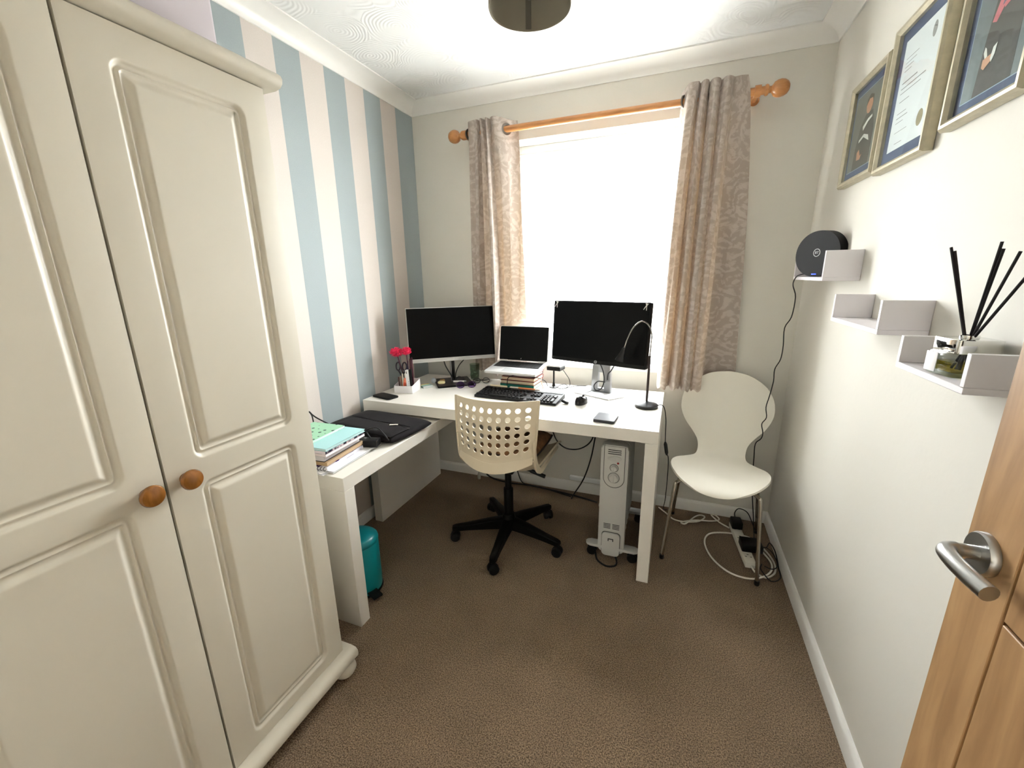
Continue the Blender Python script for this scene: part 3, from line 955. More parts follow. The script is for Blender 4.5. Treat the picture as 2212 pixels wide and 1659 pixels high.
for i in range(4):
    for s1 in (-1, 1):
        B().box(s1 * 0.021 - 0.0165, s1 * 0.021 + 0.0165, -0.148 + i * 0.0075 - 0.0015, -0.148 + i * 0.0075 + 0.0015, 0.0475, 0.0488, M=M).build('vent_slot', slot_m, fp)
B().prism(U_plate(0.098, 0.068, 0.277, 0.049), 0.0465, 0.0486, M=M).build('plate_shade_line', ink_and_shade, ht)  # dark outline in place of the groove shade round the plate
B().prism(rrect(0.090, 0.126, 0.018, 5, 0, -0.230), 0.0470, 0.0492, M=M).build('flap_shade_line', ink_and_shade, ht)  # groove shade round the flap, likewise a dark outline
fl_ = B().prism(rrect(0.084, 0.122, 0.016, 5, 0, -0.232), 0.0475, 0.058, M=M, bev=0.003).build('cable_store_flap', heat2, ht)
B().prism([(-0.013, -0.212), (-0.013, -0.198), (0.013, -0.198), (0.013, -0.212), (0.009, -0.212), (0.009, -0.202), (-0.009, -0.202), (-0.009, -0.212)], 0.0575, 0.0595, M=M).build('flap_catch', slot_m, fl_)
for yy in (-0.600, -0.235):
    b = B()
    b.prism(rrect(0.255, 0.045, 0.022, 6), -0.006, 0.008, M=T(hx + 0.005, yy, 0.062), bev=0.004)
    ft = b.build('foot_bar', heat2, ht)
    for s1 in (-1, 1):
        cx = hx + 0.005 + s1 * 0.098
        b = B()
        for s2 in (-1, 1):
            b.lathe([(0, -0.007), (0.020, -0.007), (0.0235, -0.004), (0.0235, 0.004), (0.020, 0.008), (0, 0.008)], seg=20, M=FR((cx, yy + s2 * 0.011, 0.0240), (1, 0, 0), z=(0, s2, 0)))
        b.box(cx - 0.012, cx + 0.012, yy - 0.005, yy + 0.005, 0.020, 0.056, 0.002)
        b.build('castor', blk, ft)
b = B()
b.tube(spline([(hx - 0.070, -0.628, 0.030), (hx - 0.055, -0.655, 0.008), (hx - 0.01, -0.682, 0.0055), (hx + 0.03, -0.668, 0.0055), (hx + 0.035, -0.640, 0.012), (hx + 0.02, -0.62, 0.035)], 8), 0.0045, 8)
b.build('power_cord', blk, ht)

# ================================================================== monitors
scr = mat('black_screen_glass', (5, 6, 7), 0.3, spec=0.12)
bez_b = mat('black_monitor_bezel', (8, 8, 8), 0.45, spec=0.2)
silver = mat('silver_plastic', (186, 186, 184), 0.38, 0.25)
silver_d = mat('brushed_silver_stand', (150, 151, 152), 0.4, 0.6)
logo_m = mat('pale_logo_print', (190, 192, 192), 0.4)

def hp_logo(root, M, r, parent):
    b = B()
    b.lathe([(r * 0.84, -0.0002), (r, -0.0002), (r, 0.0006), (r * 0.84, 0.0006), (r * 0.84, -0.0002)], seg=24, M=M)
    o = b.build('logo_ring', logo_m, parent)
    text_part('logo_letters', 'hp', r * 1.35, M @ T(0, r * 0.05, 0.0003), logo_m, parent, shear=0.25)

# left monitor: silver chin, turned in towards the chair
MB, MYAW, MT = Vector((0.372, -0.298, 0.881)), 0.668, 0.098
ax = Vector((math.cos(MYAW), math.sin(MYAW), 0)); nr = Vector((math.sin(MYAW), -math.cos(MYAW), 0))
up = math.cos(MT) * Vector((0, 0, 1)) - math.sin(MT) * nr
ml_ = thing('monitor', 'black-screened monitor with silver bottom bezel turned in by the striped wall', 'monitor', (0.318, -0.222, DZ))
M = FR(MB, ax, y=up)              # local: x across, y up, z to the viewer
MW, MH = 0.513, 0.315
hs = B().prism(rrect(MW, MH, 0.003, 2, 0, MH / 2), -0.030, 0.0, M=M, bev=0.0015).build('housing', silver, ml_)
B().prism(rrect(MW - 0.006, MH - 0.026, 0.002, 2, 0, 0.022 + (MH - 0.026) / 2), -0.001, 0.0012, M=M).build('screen', scr, ml_)
hp_logo(ml_, M @ T(0, 0.0105, 0.0004), 0.0052, hs)
B().prism(rrect(0.22, 0.17, 0.02, 4, 0, 0.17), -0.055, -0.0295, M=M, bev=0.006).build('rear_cover', bez_b, ml_)
pb = Vector((0.332, -0.247, 0))
Mz = FR((pb.x, pb.y, DZ), ax, y=-nr)   # z up
b = B(); b.prism(rrect(0.028, 0.018, 0.004, 3), 0.010, 0.260, M=Mz, bev=0.002)
b.build('stand_column', silver_d, ml_)
B().box(-0.008, 0.010, -0.013, -0.0085, 0.02, 0.14, 0.001, M=Mz).build('cable_channel', bez_b, ml_)
B().prism(rrect(0.215, 0.215, 0.008, 4, 0, -0.005), 0.0005, 0.011, M=Mz, bev=0.0015).build('stand_base', bez_b, ml_)
B().prism(rrect(0.207, 0.207, 0.006, 4, 0, -0.005), 0.0108, 0.0116, M=Mz).build('base_top', mat('dark_brown_base_top', (52, 38, 36), 0.4), ml_)
B().box(-0.03, 0.03, -0.020, 0.012, 0.235, 0.290, 0.003, M=Mz).build('hinge_block', bez_b, ml_)

# right monitor: black bezel all round, silver stand
M2B, M2Y, M2T = Vector((1.208, -0.286, 0.907)), -0.284, 0.077
ax2 = Vector((math.cos(M2Y), math.sin(M2Y), 0)); nr2 = Vector((math.sin(M2Y), -math.cos(M2Y), 0))
up2 = math.cos(M2T) * Vector((0, 0, 1)) - math.sin(M2T) * nr2
pb2 = M2B - nr2 * 0.085
pb2.z = DZ
mr_ = thing('monitor', 'frameless black monitor on a wide silver stand in front of the window', 'monitor', (pb2.x, pb2.y, DZ))
M = FR(M2B, ax2, y=up2)
hs = B().prism(rrect(0.540, 0.324, 0.008, 3, 0, 0.162), -0.028, 0.0, M=M, bev=0.002).build('housing', bez_b, mr_)
B().prism(rrect(0.524, 0.298, 0.002, 2, 0, 0.020 + 0.149), -0.001, 0.0010, M=M).build('screen', scr, mr_)
hp_logo(mr_, M @ T(0, 0.0115, 0.0004), 0.0078, hs)
B().prism(rrect(0.24, 0.18, 0.02, 4, 0, 0.165), -0.052, -0.0275, M=M, bev=0.006).build('rear_cover', silver_d, mr_)
Mz = FR((pb2.x, pb2.y, DZ), ax2, y=-nr2)
# stand with a cable hole: wide column made of two cheeks and bridges
b = B()
b.prism([(-0.058, 0.008), (-0.020, 0.008), (-0.018, 0.075), (-0.016, 0.150), (-0.050, 0.150)], -0.012, 0.012, M=Mz @ Matrix(((1, 0, 0, 0), (0, 0, -1, 0), (0, 1, 0, 0), (0, 0, 0, 1))), bev=0.002)
b.build('stand_cheek', silver_d, mr_)
b = B()
b.prism([(-x_, z_) for x_, z_ in ((-0.058, 0.008), (-0.020, 0.008), (-0.018, 0.075), (-0.016, 0.150), (-0.050, 0.150))][::-1], -0.012, 0.012, M=Mz @ Matrix(((1, 0, 0, 0), (0, 0, -1, 0), (0, 1, 0, 0), (0, 0, 0, 1))), bev=0.002)
b.build('stand_cheek', silver_d, mr_)
b = B()
b.box(-0.0205, 0.0205, -0.012, 0.012, 0.008, 0.030, 0.001, M=Mz)
b.build('stand_bridge', silver_d, mr_)
b = B()
b.box(-0.050, 0.050, -0.011, 0.011, 0.118, 0.30, 0.002, M=Mz)
b.build('stand_riser', silver_d, mr_)
B().box(-0.045, 0.045, -0.034, 0.010, 0.235, 0.300, 0.003, M=Mz).build('hinge_block', silver_d, mr_)
B().prism([(-0.125, -0.085), (0.095, -0.115), (0.140, -0.02), (0.130, 0.085), (-0.125, 0.085)], 0.0005, 0.0085, M=Mz, bev=0.002).build('stand_base', mat('pale_silver_base', (205, 206, 208), 0.3, 0.2), mr_)
# little bows tied on the top corners
bowm = mat('white_ribbon', (225, 222, 216), 0.6)
for s1, k in ((1, 'right'), (-1, 'left')):
    b = B()
    c = M @ Vector((s1 * 0.248, 0.312, 0.004))
    for (du, dv) in ((0.016, 0.010), (-0.006, 0.014)):
        b.tube([c, c + ax2 * du * 0.6 + up2 * dv * 0.6 + nr2 * 0.003, c + ax2 * du * 0.1 - up2 * 0.002], 0.0022, 6)
    b.tube([c, c - ax2 * 0.014 - up2 * 0.022], 0.0018, 6)
    b.tube([c, c + ax2 * 0.000 - up2 * 0.026], 0.0018, 6)
    b.tube([M @ Vector((s1 * 0.248, 0.312, 0.002)), M @ Vector((s1 * 0.248, 0.326, 0.002)), M @ Vector((s1 * 0.248, 0.326, -0.030)), M @ Vector((s1 * 0.248, 0.300, -0.031))], 0.0012, 6)
    tag(b.build('ribbon_bow', bowm, loc=tuple(c)), 'small white ribbon tied on the top %s corner of the window monitor' % k, 'ribbon', 'ribbons on the monitor corners')

# ================================================================== books and laptop
def book(name, label, cat, c, w, d, h, rot, cover, page=(235, 226, 205), spine='x-', tilt=None, group=None, hard=True):
    """closed book lying flat: covers, page block and spine; spine side x-/x+/y-/y+"""
    M = T(*c) @ RZ(math.radians(rot))
    root = thing(name, label, cat, c, group=group)
    t = 0.0022 if hard else 0.0008
    cm = cover if not isinstance(cover, tuple) else mat('cover_%d_%d_%d' % cover, cover, 0.5)
    pm = mat('paper_%d_%d_%d' % page, page, 0.85, bump=(400, 0.2, 0.001))
    sgn = -1 if spine[1] == '-' else 1
    B().box(-w / 2, w / 2, -d / 2, d / 2, 0.0002, t, M=M).build('cover', cm, root)
    B().box(-w / 2, w / 2, -d / 2, d / 2, h - t, h, M=M).build('cover', cm, root)
    m_ = 0.003 if hard else 0.0006
    pg = [-w / 2 + m_, w / 2 - m_, -d / 2 + m_, d / 2 - m_]
    if spine[0] == 'x':
        e = (-w / 2, -w / 2 + t) if sgn < 0 else (w / 2 - t, w / 2)
        B().box(e[0], e[1], -d / 2, d / 2, t, h - t, M=M).build('spine', cm, root)
    else:
        e = (-d / 2, -d / 2 + t) if sgn < 0 else (d / 2 - t, d / 2)
        B().box(-w / 2, w / 2, e[0], e[1], t, h - t, M=M).build('spine', cm, root)
    B().box(pg[0], pg[1], pg[2], pg[3], t, h - t, M=M).build('page_block', pm, root)
    return root
BR = -3.0
bc = (0.757, -0.178)
book('hardback_book', 'teal green hardback at the bottom of the pile under the laptop', 'book', (bc[0], bc[1], DZ), 0.212, 0.150, 0.022, BR, (22, 116, 102), (226, 214, 186), 'y-', group='books under the laptop')
book('hardback_book', 'cream-paged dark red hardback resting on the teal book under the laptop', 'book', (bc[0], bc[1] + 0.002, DZ + 0.0222), 0.212, 0.148, 0.021, BR, (112, 24, 20), (226, 212, 184), 'y+', group='books under the laptop')
book('hardback_book', 'dark red hardback third up in the pile under the laptop', 'book', (bc[0] + 0.004, bc[1] + 0.004, DZ + 0.0434), 0.208, 0.146, 0.021, BR - 1, (120, 26, 22), (222, 200, 172), 'y+', group='books under the laptop')
book('notebook', 'black-edged notebook near the top of the pile under the laptop', 'book', (bc[0] + 0.006, bc[1] + 0.010, DZ + 0.0646), 0.200, 0.140, 0.017, BR + 1, (38, 28, 32), (196, 176, 172), 'y+', group='books under the laptop')
book('notebook', 'pinkish slim notebook topmost of the pile directly under the laptop', 'book', (bc[0] + 0.008, bc[1] + 0.000, DZ + 0.0818), 0.205, 0.150, 0.018, BR, (150, 106, 104), (205, 178, 172), 'y+', group='books under the laptop')

lap_s = mat('silver_laptop_alloy', (214, 214, 213), 0.32, 0.35)
key_b = mat('black_keycap', (20, 20, 21), 0.5)
LH = Vector((0.757, -0.158, 0.872)); LY = -0.038
lax = Vector((math.cos(LY), math.sin(LY), 0)); lfr = Vector((math.sin(LY), -math.cos(LY), 0))   # towards the user
lp = thing('laptop', 'open silver laptop with black screen propped on a pile of books', 'laptop', (LH.x, LH.y - 0.1, 0.832))
ldn = (lfr * 0.205 + Vector((0, 0, -0.024))).normalized()
lup = lax.cross(-ldn).normalized()
if lup.z < 0:
    lup = -lup
M = FR(LH, lax, z=lup)            # x across, y away from user, z up off keyboard
b = B().prism(rrect(0.308, 0.208, 0.010, 4, 0, -0.104), -0.014, 0.0, M=M, bev=0.002)
base = b.build('base', lap_s, lp)
kp = B().box(-0.138, 0.138, -0.118, -0.018, 0.0001, 0.0006, M=M).build('keyboard_well', mat('dark_keyboard_well', (40, 41, 42), 0.6), base)
kme = None
for r_i in range(6):
    nk = 14 if r_i < 5 else 9
    for k in range(nk):
        wds = 0.0162 if r_i < 5 else (0.0162 if k not in (4,) else 0.094)
        if r_i < 5:
            xk = -0.128 + k * 0.01970
        else:
            xk = (-0.128 + k * 0.0197) if k < 4 else (-0.0098 if k == 4 else 0.050 + (k - 5) * 0.0262)
            if k > 4:
                wds = 0.022
        B().box(xk - wds / 2, xk + wds / 2, -0.026 - r_i * 0.0165 - 0.0068, -0.026 - r_i * 0.0165 + 0.0068, 0.0006, 0.0018, M=M).build('key', key_b, kp)
B().box(-0.055, 0.045, -0.196, -0.132, 0.00015, 0.0006, M=M).build('touchpad', mat('touchpad_grey', (178, 180, 181), 0.4, 0.2), base)
B().box(0.085, 0.103, -0.150, -0.140, 0.0001, 0.0004, M=M).build('sticker', mat('sticker_grey', (150, 155, 170), 0.4), base)
sup = (math.cos(0.16) * Vector((0, 0, 1)) - math.sin(0.16) * lfr).normalized()
M3 = FR(LH + Vector((0, 0, 0.001)), lax, y=sup)
lid = B().prism(rrect(0.308, 0.205, 0.008, 4, 0, 0.1025), -0.0065, 0.0, M=M3, bev=0.001).build('lid', lap_s, lp)
B().prism(rrect(0.302, 0.198, 0.006, 3, 0, 0.103), -0.0005, 0.0008, M=M3).build('screen', scr, lid)
text_part('logo_letters', '//', 0.012, M3 @ T(-0.012, 0.014, 0.0010), logo_m, lid, shear=0.1)
for s1 in (-1, 1):
    B().rod(LH + lax * (s1 * 0.12 - 0.022) + Vector((0, 0, 0.001)), LH + lax * (s1 * 0.12 + 0.022) + Vector((0, 0, 0.001)), 0.005, seg=12).build('hinge', lap_s, base)

# small hub on a slim stand right of the laptop
hb = thing('docking_hub', 'small black box with white top raised on a slim stand beside the laptop', 'docking hub', (0.962, -0.165, DZ))
Mh = T(0.962, -0.165, DZ) @ RZ(-0.15)
B().box(-0.042, 0.042, -0.036, 0.036, 0.106, 0.128, 0.003, M=Mh).build('hub_body', blk, hb)
B().box(-0.040, 0.040, -0.034, 0.034, 0.1282, 0.138, 0.003, M=Mh).build('hub_top', mat('white_hub_plastic', (232, 232, 230), 0.35), hb)
B().rod((0.950, -0.165, DZ + 0.006), (0.950, -0.165, DZ + 0.107), 0.005, seg=10).build('stem', blk, hb)
B().lathe([(0, 0.0005), (0.026, 0.0005), (0.026, 0.004), (0.010, 0.009), (0.006, 0.030), (0, 0.030)], c=(0.950, -0.165, DZ), seg=22).build('foot', blk, hb)
# leather bookmark tassels and strap hanging by the pile
b = B()
b.tube(spline([(0.872, -0.215, DZ + 0.060), (0.892, -0.225, DZ + 0.045), (0.902, -0.230, DZ + 0.018), (0.905, -0.232, DZ + 0.004)], 6), 0.003, 6, flat=0.3)
tag(b.build('bookmark_ribbon', mat('salmon_ribbon', (196, 140, 118), 0.7), loc=(0.903, -0.23, DZ)), 'salmon bookmark ribbon hanging from the book pile by the hub', 'ribbon')

# ================================================================== keyboard, pens, mouse
kb_m = mat('charcoal_keyboard_plastic', (24, 24, 26), 0.5, spec=0.3)
kb_k = mat('black_keyboard_key', (7, 7, 8), 0.45, spec=0.3)
kb = thing('keyboard', 'full-size black wired keyboard with number pad on the white desk', 'keyboard', (0.832, -0.428, DZ), rotz=math.radians(-3.2))
poly = [(-0.0775, 0.0005), (0.0775, 0.0005), (0.0775, 0.026), (0.050, 0.0235), (-0.0775, 0.0135)]   # side profile (y, z)
b = B()
b.prism(poly, -0.232, 0.232, M=FR((0, 0, 0), (0, 1, 0), y=(0, 0, 1)), bev=0.002)
deck = b.build('case', kb_m, kb)
Mk = FR((0, -0.0775, 0.0135), (1, 0, 0), y=(0, 0.1275, 0.0100))     # deck plane: x right, y away
def key(x, y, w=0.0155, d=0.0150):
    if (round(w, 4), d) not in KEYM:
        b = B()
        q0, q1 = rrect(w, d, 0.001, 1), rrect(w - 0.0035, d - 0.0035, 0.001, 1)
        a = [b.bm.verts.new((u, v, 0.0)) for u, v in q0]
        c = [b.bm.verts.new((u, v, 0.0075)) for u, v in q1]
        for i in range(len(a)):
            j = (i + 1) % len(a)
            b.bm.faces.new((a[i], a[j], c[j], c[i]))
        b.bm.faces.new(c)
        o = b.build('key', kb_k, deck)
        KEYM[(round(w, 4), d)] = o.data
    else:
        o = D.objects.new('key', KEYM[(round(w, 4), d)])
        COL.objects.link(o)
        o.parent = deck
    o.matrix_local = Mk @ T(x, y, 0.0005)
    return o
KEYM = {}
pit = 0.0190
for r_i, n_ in ((0, 15), (1, 14), (2, 13), (3, 12)):
    yk = 0.089 - r_i * 0.0188
    off = (0.0, 0.010, 0.014, 0.024)[r_i]
    for k in range(n_ - (1 if r_i == 0 else 0)):
        key(-0.216 + off + k * pit, yk)
for xk, wk in ((-0.214, 0.022), (-0.190, 0.020), (-0.166, 0.020), (-0.096, 0.108), (-0.028, 0.020), (-0.004, 0.020), (0.020, 0.020), (0.044, 0.022)):
    key(xk, 0.089 - 4 * 0.0188, wk)
for k in range(13):
    key(-0.216 + k * 0.0206 + (0.006 if k > 0 else 0), 0.118, 0.0155, 0.013)
for r_i in (0, 1):
    for k in range(3):
        key(0.078 + k * pit, 0.089 - r_i * 0.0188)
for k in range(3):
    key(0.078 + k * pit, 0.118, 0.0155, 0.013)
for xk, yk in ((0.097, 0.0326), (0.078, 0.0138), (0.097, 0.0138), (0.116, 0.0138)):
    key(xk, yk)
for r_i in range(5):
    for k in range(3):
        key(0.148 + k * pit, 0.089 - r_i * 0.0188)
key(0.148 + 3 * pit, 0.080 - 0.00, 0.0155, 0.032)
key(0.148 + 3 * pit, 0.033, 0.0155, 0.032)
key(0.148 + 3 * pit, 0.012, 0.0155, 0.014)
B().box(-0.225, 0.225, 0.052, 0.072, 0.0240, 0.0262, 0.001).build('status_strip', kb_k, deck)

def pen(name, label, a, b_, r, cols_, group=None):
    a, b_ = Vector(a), Vector(b_)
    root = thing(name, label, 'pen', tuple((a + b_) / 2), group=group)
    d = (b_ - a)
    B().tube([a, a + d * 0.04, a + d * 0.30], [r * 0.4, r, r], 10).build('pen_tip_section', cols_[0], root)
    B().tube([a + d * 0.3001, a + d * 0.85], r, 10).build('barrel', cols_[1], root)
    B().tube([a + d * 0.8501, a + d * 0.97, b_], [r, r, r * 0.6], 10).build('pen_end', cols_[2], root)
    return root
creamp = mat('cream_pen_plastic', (232, 218, 184), 0.4)
pen('pen', 'cream pen lying along the back edge of the keyboard left half', (0.628, -0.3495, DZ + 0.0335), (0.735, -0.3555, DZ + 0.0335), 0.0055, (creamp, creamp, creamp), 'pens on the keyboard')
orangep = mat('orange_pen_barrel', (226, 142, 88), 0.4); whitep = mat('white_pen_plastic', (232, 224, 214), 0.4)
pen('pen', 'orange and white pen lying along the back edge of the keyboard', (0.750, -0.3565, DZ + 0.0335), (0.930, -0.3690, DZ + 0.0335), 0.0052, (whitep, orangep, whitep), 'pens on the keyboard')
b = B()
b.tube(spline([(1.075, -0.452, DZ + 0.012), (1.092, -0.462, DZ + 0.008), (1.110, -0.468, DZ + 0.006)], 5), 0.007, 8)
tag(b.build('usb_receiver', blk, loc=(1.092, -0.46, DZ)), 'small black plug lying at the right end of the keyboard', 'usb plug')

ms_ = thing('computer_mouse', 'black computer mouse on the desk between keyboard and lamp', 'mouse', (1.168, -0.425, DZ), rotz=-0.15)
def mouse(u, v):
    a = u * 2 * PI
    r_ = 1.0
    x = 0.0295 * math.cos(a) * math.cos(v * PI / 2) ** 0.5
    y = 0.054 * math.sin(a) * math.cos(v * PI / 2) ** 0.5
    return (x, y, 0.001 + 0.036 * math.sin(v * PI / 2) * (1 - 0.15 * math.sin(a)))
b = B().grid(mouse, [k / 28 for k in range(29)], [k / 10 * 0.999 for k in range(11)]).weld(1e-4)
bt = b.bm
bmesh.ops.holes_fill(bt, edges=[e for e in bt.edges if e.is_boundary])
b.build('shell', mat('gloss_black_plastic', (14, 11, 12), 0.18), ms_, smooth=60)
B().lathe([(0, -0.003), (0.009, -0.003), (0.010, 0), (0.009, 0.003), (0, 0.003)], seg=18, M=FR((0, 0.026, 0.0285), (0, 1, 0), z=(1, 0, 0))).build('scroll_wheel', rubber, ms_)

def cable(name, label, pts, r, m, n=8, cat='cable', group=None, loc=None):
    b = B()
    b.tube(spline(pts, n), r, 8)
    return tag(b.build(name, m, loc=loc or tuple(pts[0]), smooth=80), label, cat, group)
cab = mat('black_cable_rubber', (10, 9, 9), 0.55)
cable('mouse_cable', 'thin grey cable running from the mouse to the monitor stand', [(1.160, -0.368, DZ + 0.008), (1.150, -0.330, DZ + 0.003), (1.160, -0.26, DZ + 0.0105), (1.178, -0.215, DZ + 0.0105)], 0.0016, mat('grey_thin_cable', (90, 90, 92), 0.5))
cable('keyboard_cable', 'black keyboard cable arching over the front of the book pile', [(0.735, -0.348, DZ + 0.020), (0.712, -0.315, DZ + 0.010), (0.700, -0.270, DZ + 0.030), (0.705, -0.266, DZ + 0.062), (0.738, -0.264, DZ + 0.078), (0.790, -0.264, DZ + 0.082), (0.842, -0.262, DZ + 0.078), (0.884, -0.252, DZ + 0.070), (0.905, -0.19, DZ + 0.04), (0.912, -0.16, DZ + 0.004)], 0.0021, cab)
cable('hub_cable', 'thin black cable looping on the desk between laptop and window monitor', [(0.998, -0.16, DZ + 0.112), (1.010, -0.13, DZ + 0.080), (1.030, -0.115, DZ + 0.040), (1.035, -0.13, DZ + 0.006), (1.01, -0.19, DZ + 0.003), (0.985, -0.185, DZ + 0.003), (0.972, -0.125, DZ + 0.003), (1.0, -0.098, DZ + 0.006), (1.025, -0.13, DZ + 0.003), (1.030, -0.175, DZ + 0.005), (1.060, -0.120, DZ + 0.004), (1.095, -0.097, DZ + 0.004), (1.13, -0.092, DZ + 0.003)], 0.0019, cab)
q = lambda x_, y_, z_: M2B - nr2 * (-y_) + ax2 * x_ + Vector((0, 0, z_ - M2B.z))
cable('monitor_cable', 'thick black cable drooping from the window monitor through its stand', [q(0.005, -0.045, 0.905), q(0.022, -0.052, 0.860), q(0.028, -0.055, 0.810), q(0.015, -0.052, 0.765), q(-0.015, -0.050, 0.752), q(-0.028, -0.050, 0.775), q(-0.010, -0.055, 0.800), q(0.015, -0.060, 0.802), q(0.030, -0.066, 0.800)], 0.0032, cab, group='cables of the window monitor')
cable('monitor_cable', 'short black cable running slantwise across the window monitor stand', [q(0.088, -0.045, 0.905), q(0.066, -0.055, 0.870), q(0.048, -0.060, 0.848), q(0.044, -0.062, 0.815)], 0.0034, cab, group='cables of the window monitor')
Q = lambda x_, d_, z_: Vector((pb.x, pb.y, 0)) + ax * x_ + nr * d_ + Vector((0, 0, z_))
cable('monitor_cable', 'black cable hanging left of the silver-edged monitor column', [Q(-0.055, 0.02, 0.885), Q(-0.045, 0.02, 0.845), Q(-0.028, 0.02, 0.810), Q(-0.012, 0.025, 0.780), Q(0.0, 0.024, 0.755)], 0.0035, cab, group='cables of the silver-edged monitor')
cable('monitor_cable', 'black cable rising to the right of the silver-edged monitor column', [Q(0.012, 0.024, 0.760), Q(0.016, 0.026, 0.800), Q(0.040, 0.022, 0.845), Q(0.085, 0.012, 0.885)], 0.0030, cab, group='cables of the silver-edged monitor')
cable('monitor_cable', 'black cable loop at the foot of the silver-edged monitor column', [Q(0.012, 0.026, 0.752), Q(0.030, 0.026, 0.772), Q(0.060, 0.03, 0.760), Q(0.055, 0.035, 0.748), Q(0.02, 0.03, 0.746)], 0.0036, cab, group='cables of the silver-edged monitor')

# ================================================================== desk lamp
dl = thing('desk_lamp', 'black gooseneck desk lamp at the right front of the desk', 'lamp', (1.482, -0.388, DZ))
lam = mat('black_lamp_metal', (14, 14, 15), 0.4)
B().lathe([(0, 0.0005), (0.054, 0.0005), (0.055, 0.002), (0.055, 0.013), (0.052, 0.0155), (0.012, 0.026), (0.007, 0.030), (0, 0.030)], c=(1.482, -0.388, DZ), seg=40).build('base', lam, dl)
B().rod((1.482, -0.388, DZ + 0.028), (1.483, -0.390, 0.985), 0.0062, 0.0055, seg=12).build('post', mat('brown_black_post', (46, 28, 24), 0.35), dl)
neck = spline([(1.483, -0.390, 0.984), (1.485, -0.391, 1.04), (1.485, -0.393, 1.090), (1.468, -0.398, 1.132), (1.436, -0.404, 1.147), (1.402, -0.410, 1.118), (1.378, -0.414, 1.065), (1.366, -0.416, 1.020)], 8)
B().tube(neck, 0.0036, 10).build('gooseneck', mat('black_chrome_neck', (150, 146, 142), 0.2, 1.0), dl)
hd = Vector((1.366, -0.416, 1.020)); tip = Vector((1.346, -0.424, 0.958))
zz = (tip - hd).normalized()
Mh = FR(hd, (0, 1, 0), z=zz)
B().lathe([(0, -0.004), (0.006, -0.004), (0.009, 0.004), (0.013, 0.030), (0.0215, 0.060), (0.022, 0.064), (0.0205, 0.064), (0.012, 0.045), (0, 0.045)], seg=28, M=Mh).build('head', lam, dl)
B().lathe([(0, 0.0605), (0.0198, 0.0605), (0.0198, 0.0630), (0, 0.0630)], seg=28, M=Mh).build('lens', mat('white_led_lens', (240, 240, 238), 0.4), dl)
lc = spline([(1.534, -0.375, DZ + 0.008), (1.552, -0.372, DZ + 0.011), (1.566, -0.372, DZ - 0.005), (1.577, -0.378, DZ - 0.06), (1.580, -0.385, 0.60), (1.582, -0.390, 0.555)], 8)
B().tube(lc, 0.0022, 8).build('cord', cab, dl)
B().tube([(1.582, -0.390, 0.560), (1.584, -0.391, 0.548), (1.592, -0.393, 0.505), (1.594, -0.393, 0.492)], [0.004, 0.0085, 0.0085, 0.004], 10).build('cord_switch', blk, dl)
lc = spline([(1.594, -0.393, 0.494), (1.602, -0.39, 0.475), (1.606, -0.34, 0.36), (1.605, -0.22, 0.16), (1.60, -0.10, 0.03), (1.62, -0.06, 0.006)], 8)
B().tube(lc, 0.0022, 8).build('cord', cab, dl)

# ================================================================== smaller desk things
def slab_phone(name, label, cat, c, w, d, h, rot, r, m_body, m_glass):
    root = thing(name, label, cat, c)
    M = T(*c) @ RZ(math.radians(rot))
    B().prism(rrect(w, d, r, 5), 0.0005, h, M=M, bev=min(0.002, h * 0.25)).build('body', m_body, root)
    B().prism(rrect(w - 0.006, d - 0.006, max(r - 0.003, 0.001), 5), h - 0.0002, h + 0.0004, M=M).build('cover_glass', m_glass, root)
    return root
slab_phone('mobile_phone', 'black phone lying face up at the left front corner of the desk', 'phone', (0.132, -0.648, DZ), 0.072, 0.138, 0.009, 76, 0.010, blk, scr)
slab_phone('pocket_drive', 'small dark grey pocket drive near the front edge under the lamp', 'hard drive', (1.326, -0.640, DZ), 0.092, 0.106, 0.013, -4, 0.005, mat('charcoal_plastic', (42, 43, 47), 0.45), mat('charcoal_top', (54, 55, 60), 0.5))

# pen organiser with its contents
card_w = mat('white_card', (238, 236, 238), 0.5)
og = thing('desk_organiser', 'white open box organiser full of pens at the striped wall', 'desk organiser', (0.173, -0.505, DZ))
MO = T(0.175, -0.500, DZ) @ RZ(0.12)
ow, od = 0.112, 0.100
def wall_piece(poly, M):
    return B().prism(poly, 0, 0.0025, M=M)
wall_piece([(-ow / 2, 0.0005), (ow / 2, 0.0005), (ow / 2, 0.044), (-ow / 2, 0.040)], MO @ FR((0, -od / 2, 0), (1, 0, 0), y=(0, 0, 1))).build('front_wall', card_w, og)
wall_piece([(-ow / 2, 0.0005), (ow / 2, 0.0005), (ow / 2, 0.066), (-ow / 2, 0.066)], MO @ FR((0, od / 2, 0), (1, 0, 0), y=(0, 0, 1))).build('back_wall', card_w, og)
for s1 in (-1, 1):
    wall_piece([(-od / 2, 0.0005), (od / 2, 0.0005), (od / 2, 0.066), (-od / 2, 0.042)], MO @ FR((s1 * ow / 2 - (0 if s1 > 0 else 0.0025) + (-0.0025 if s1 > 0 else 0.0025), 0, 0), (0, 1, 0), y=(0, 0, 1))).build('side_wall', card_w, og)
B().box(-ow / 2 + 0.003, ow / 2 - 0.003, -od / 2 + 0.001, od / 2 - 0.003, 0.0006, 0.003, M=MO).build('bottom', card_w, og)
def oo(x_, y_, z_):
    return MO @ Vector((x_, y_, z_))
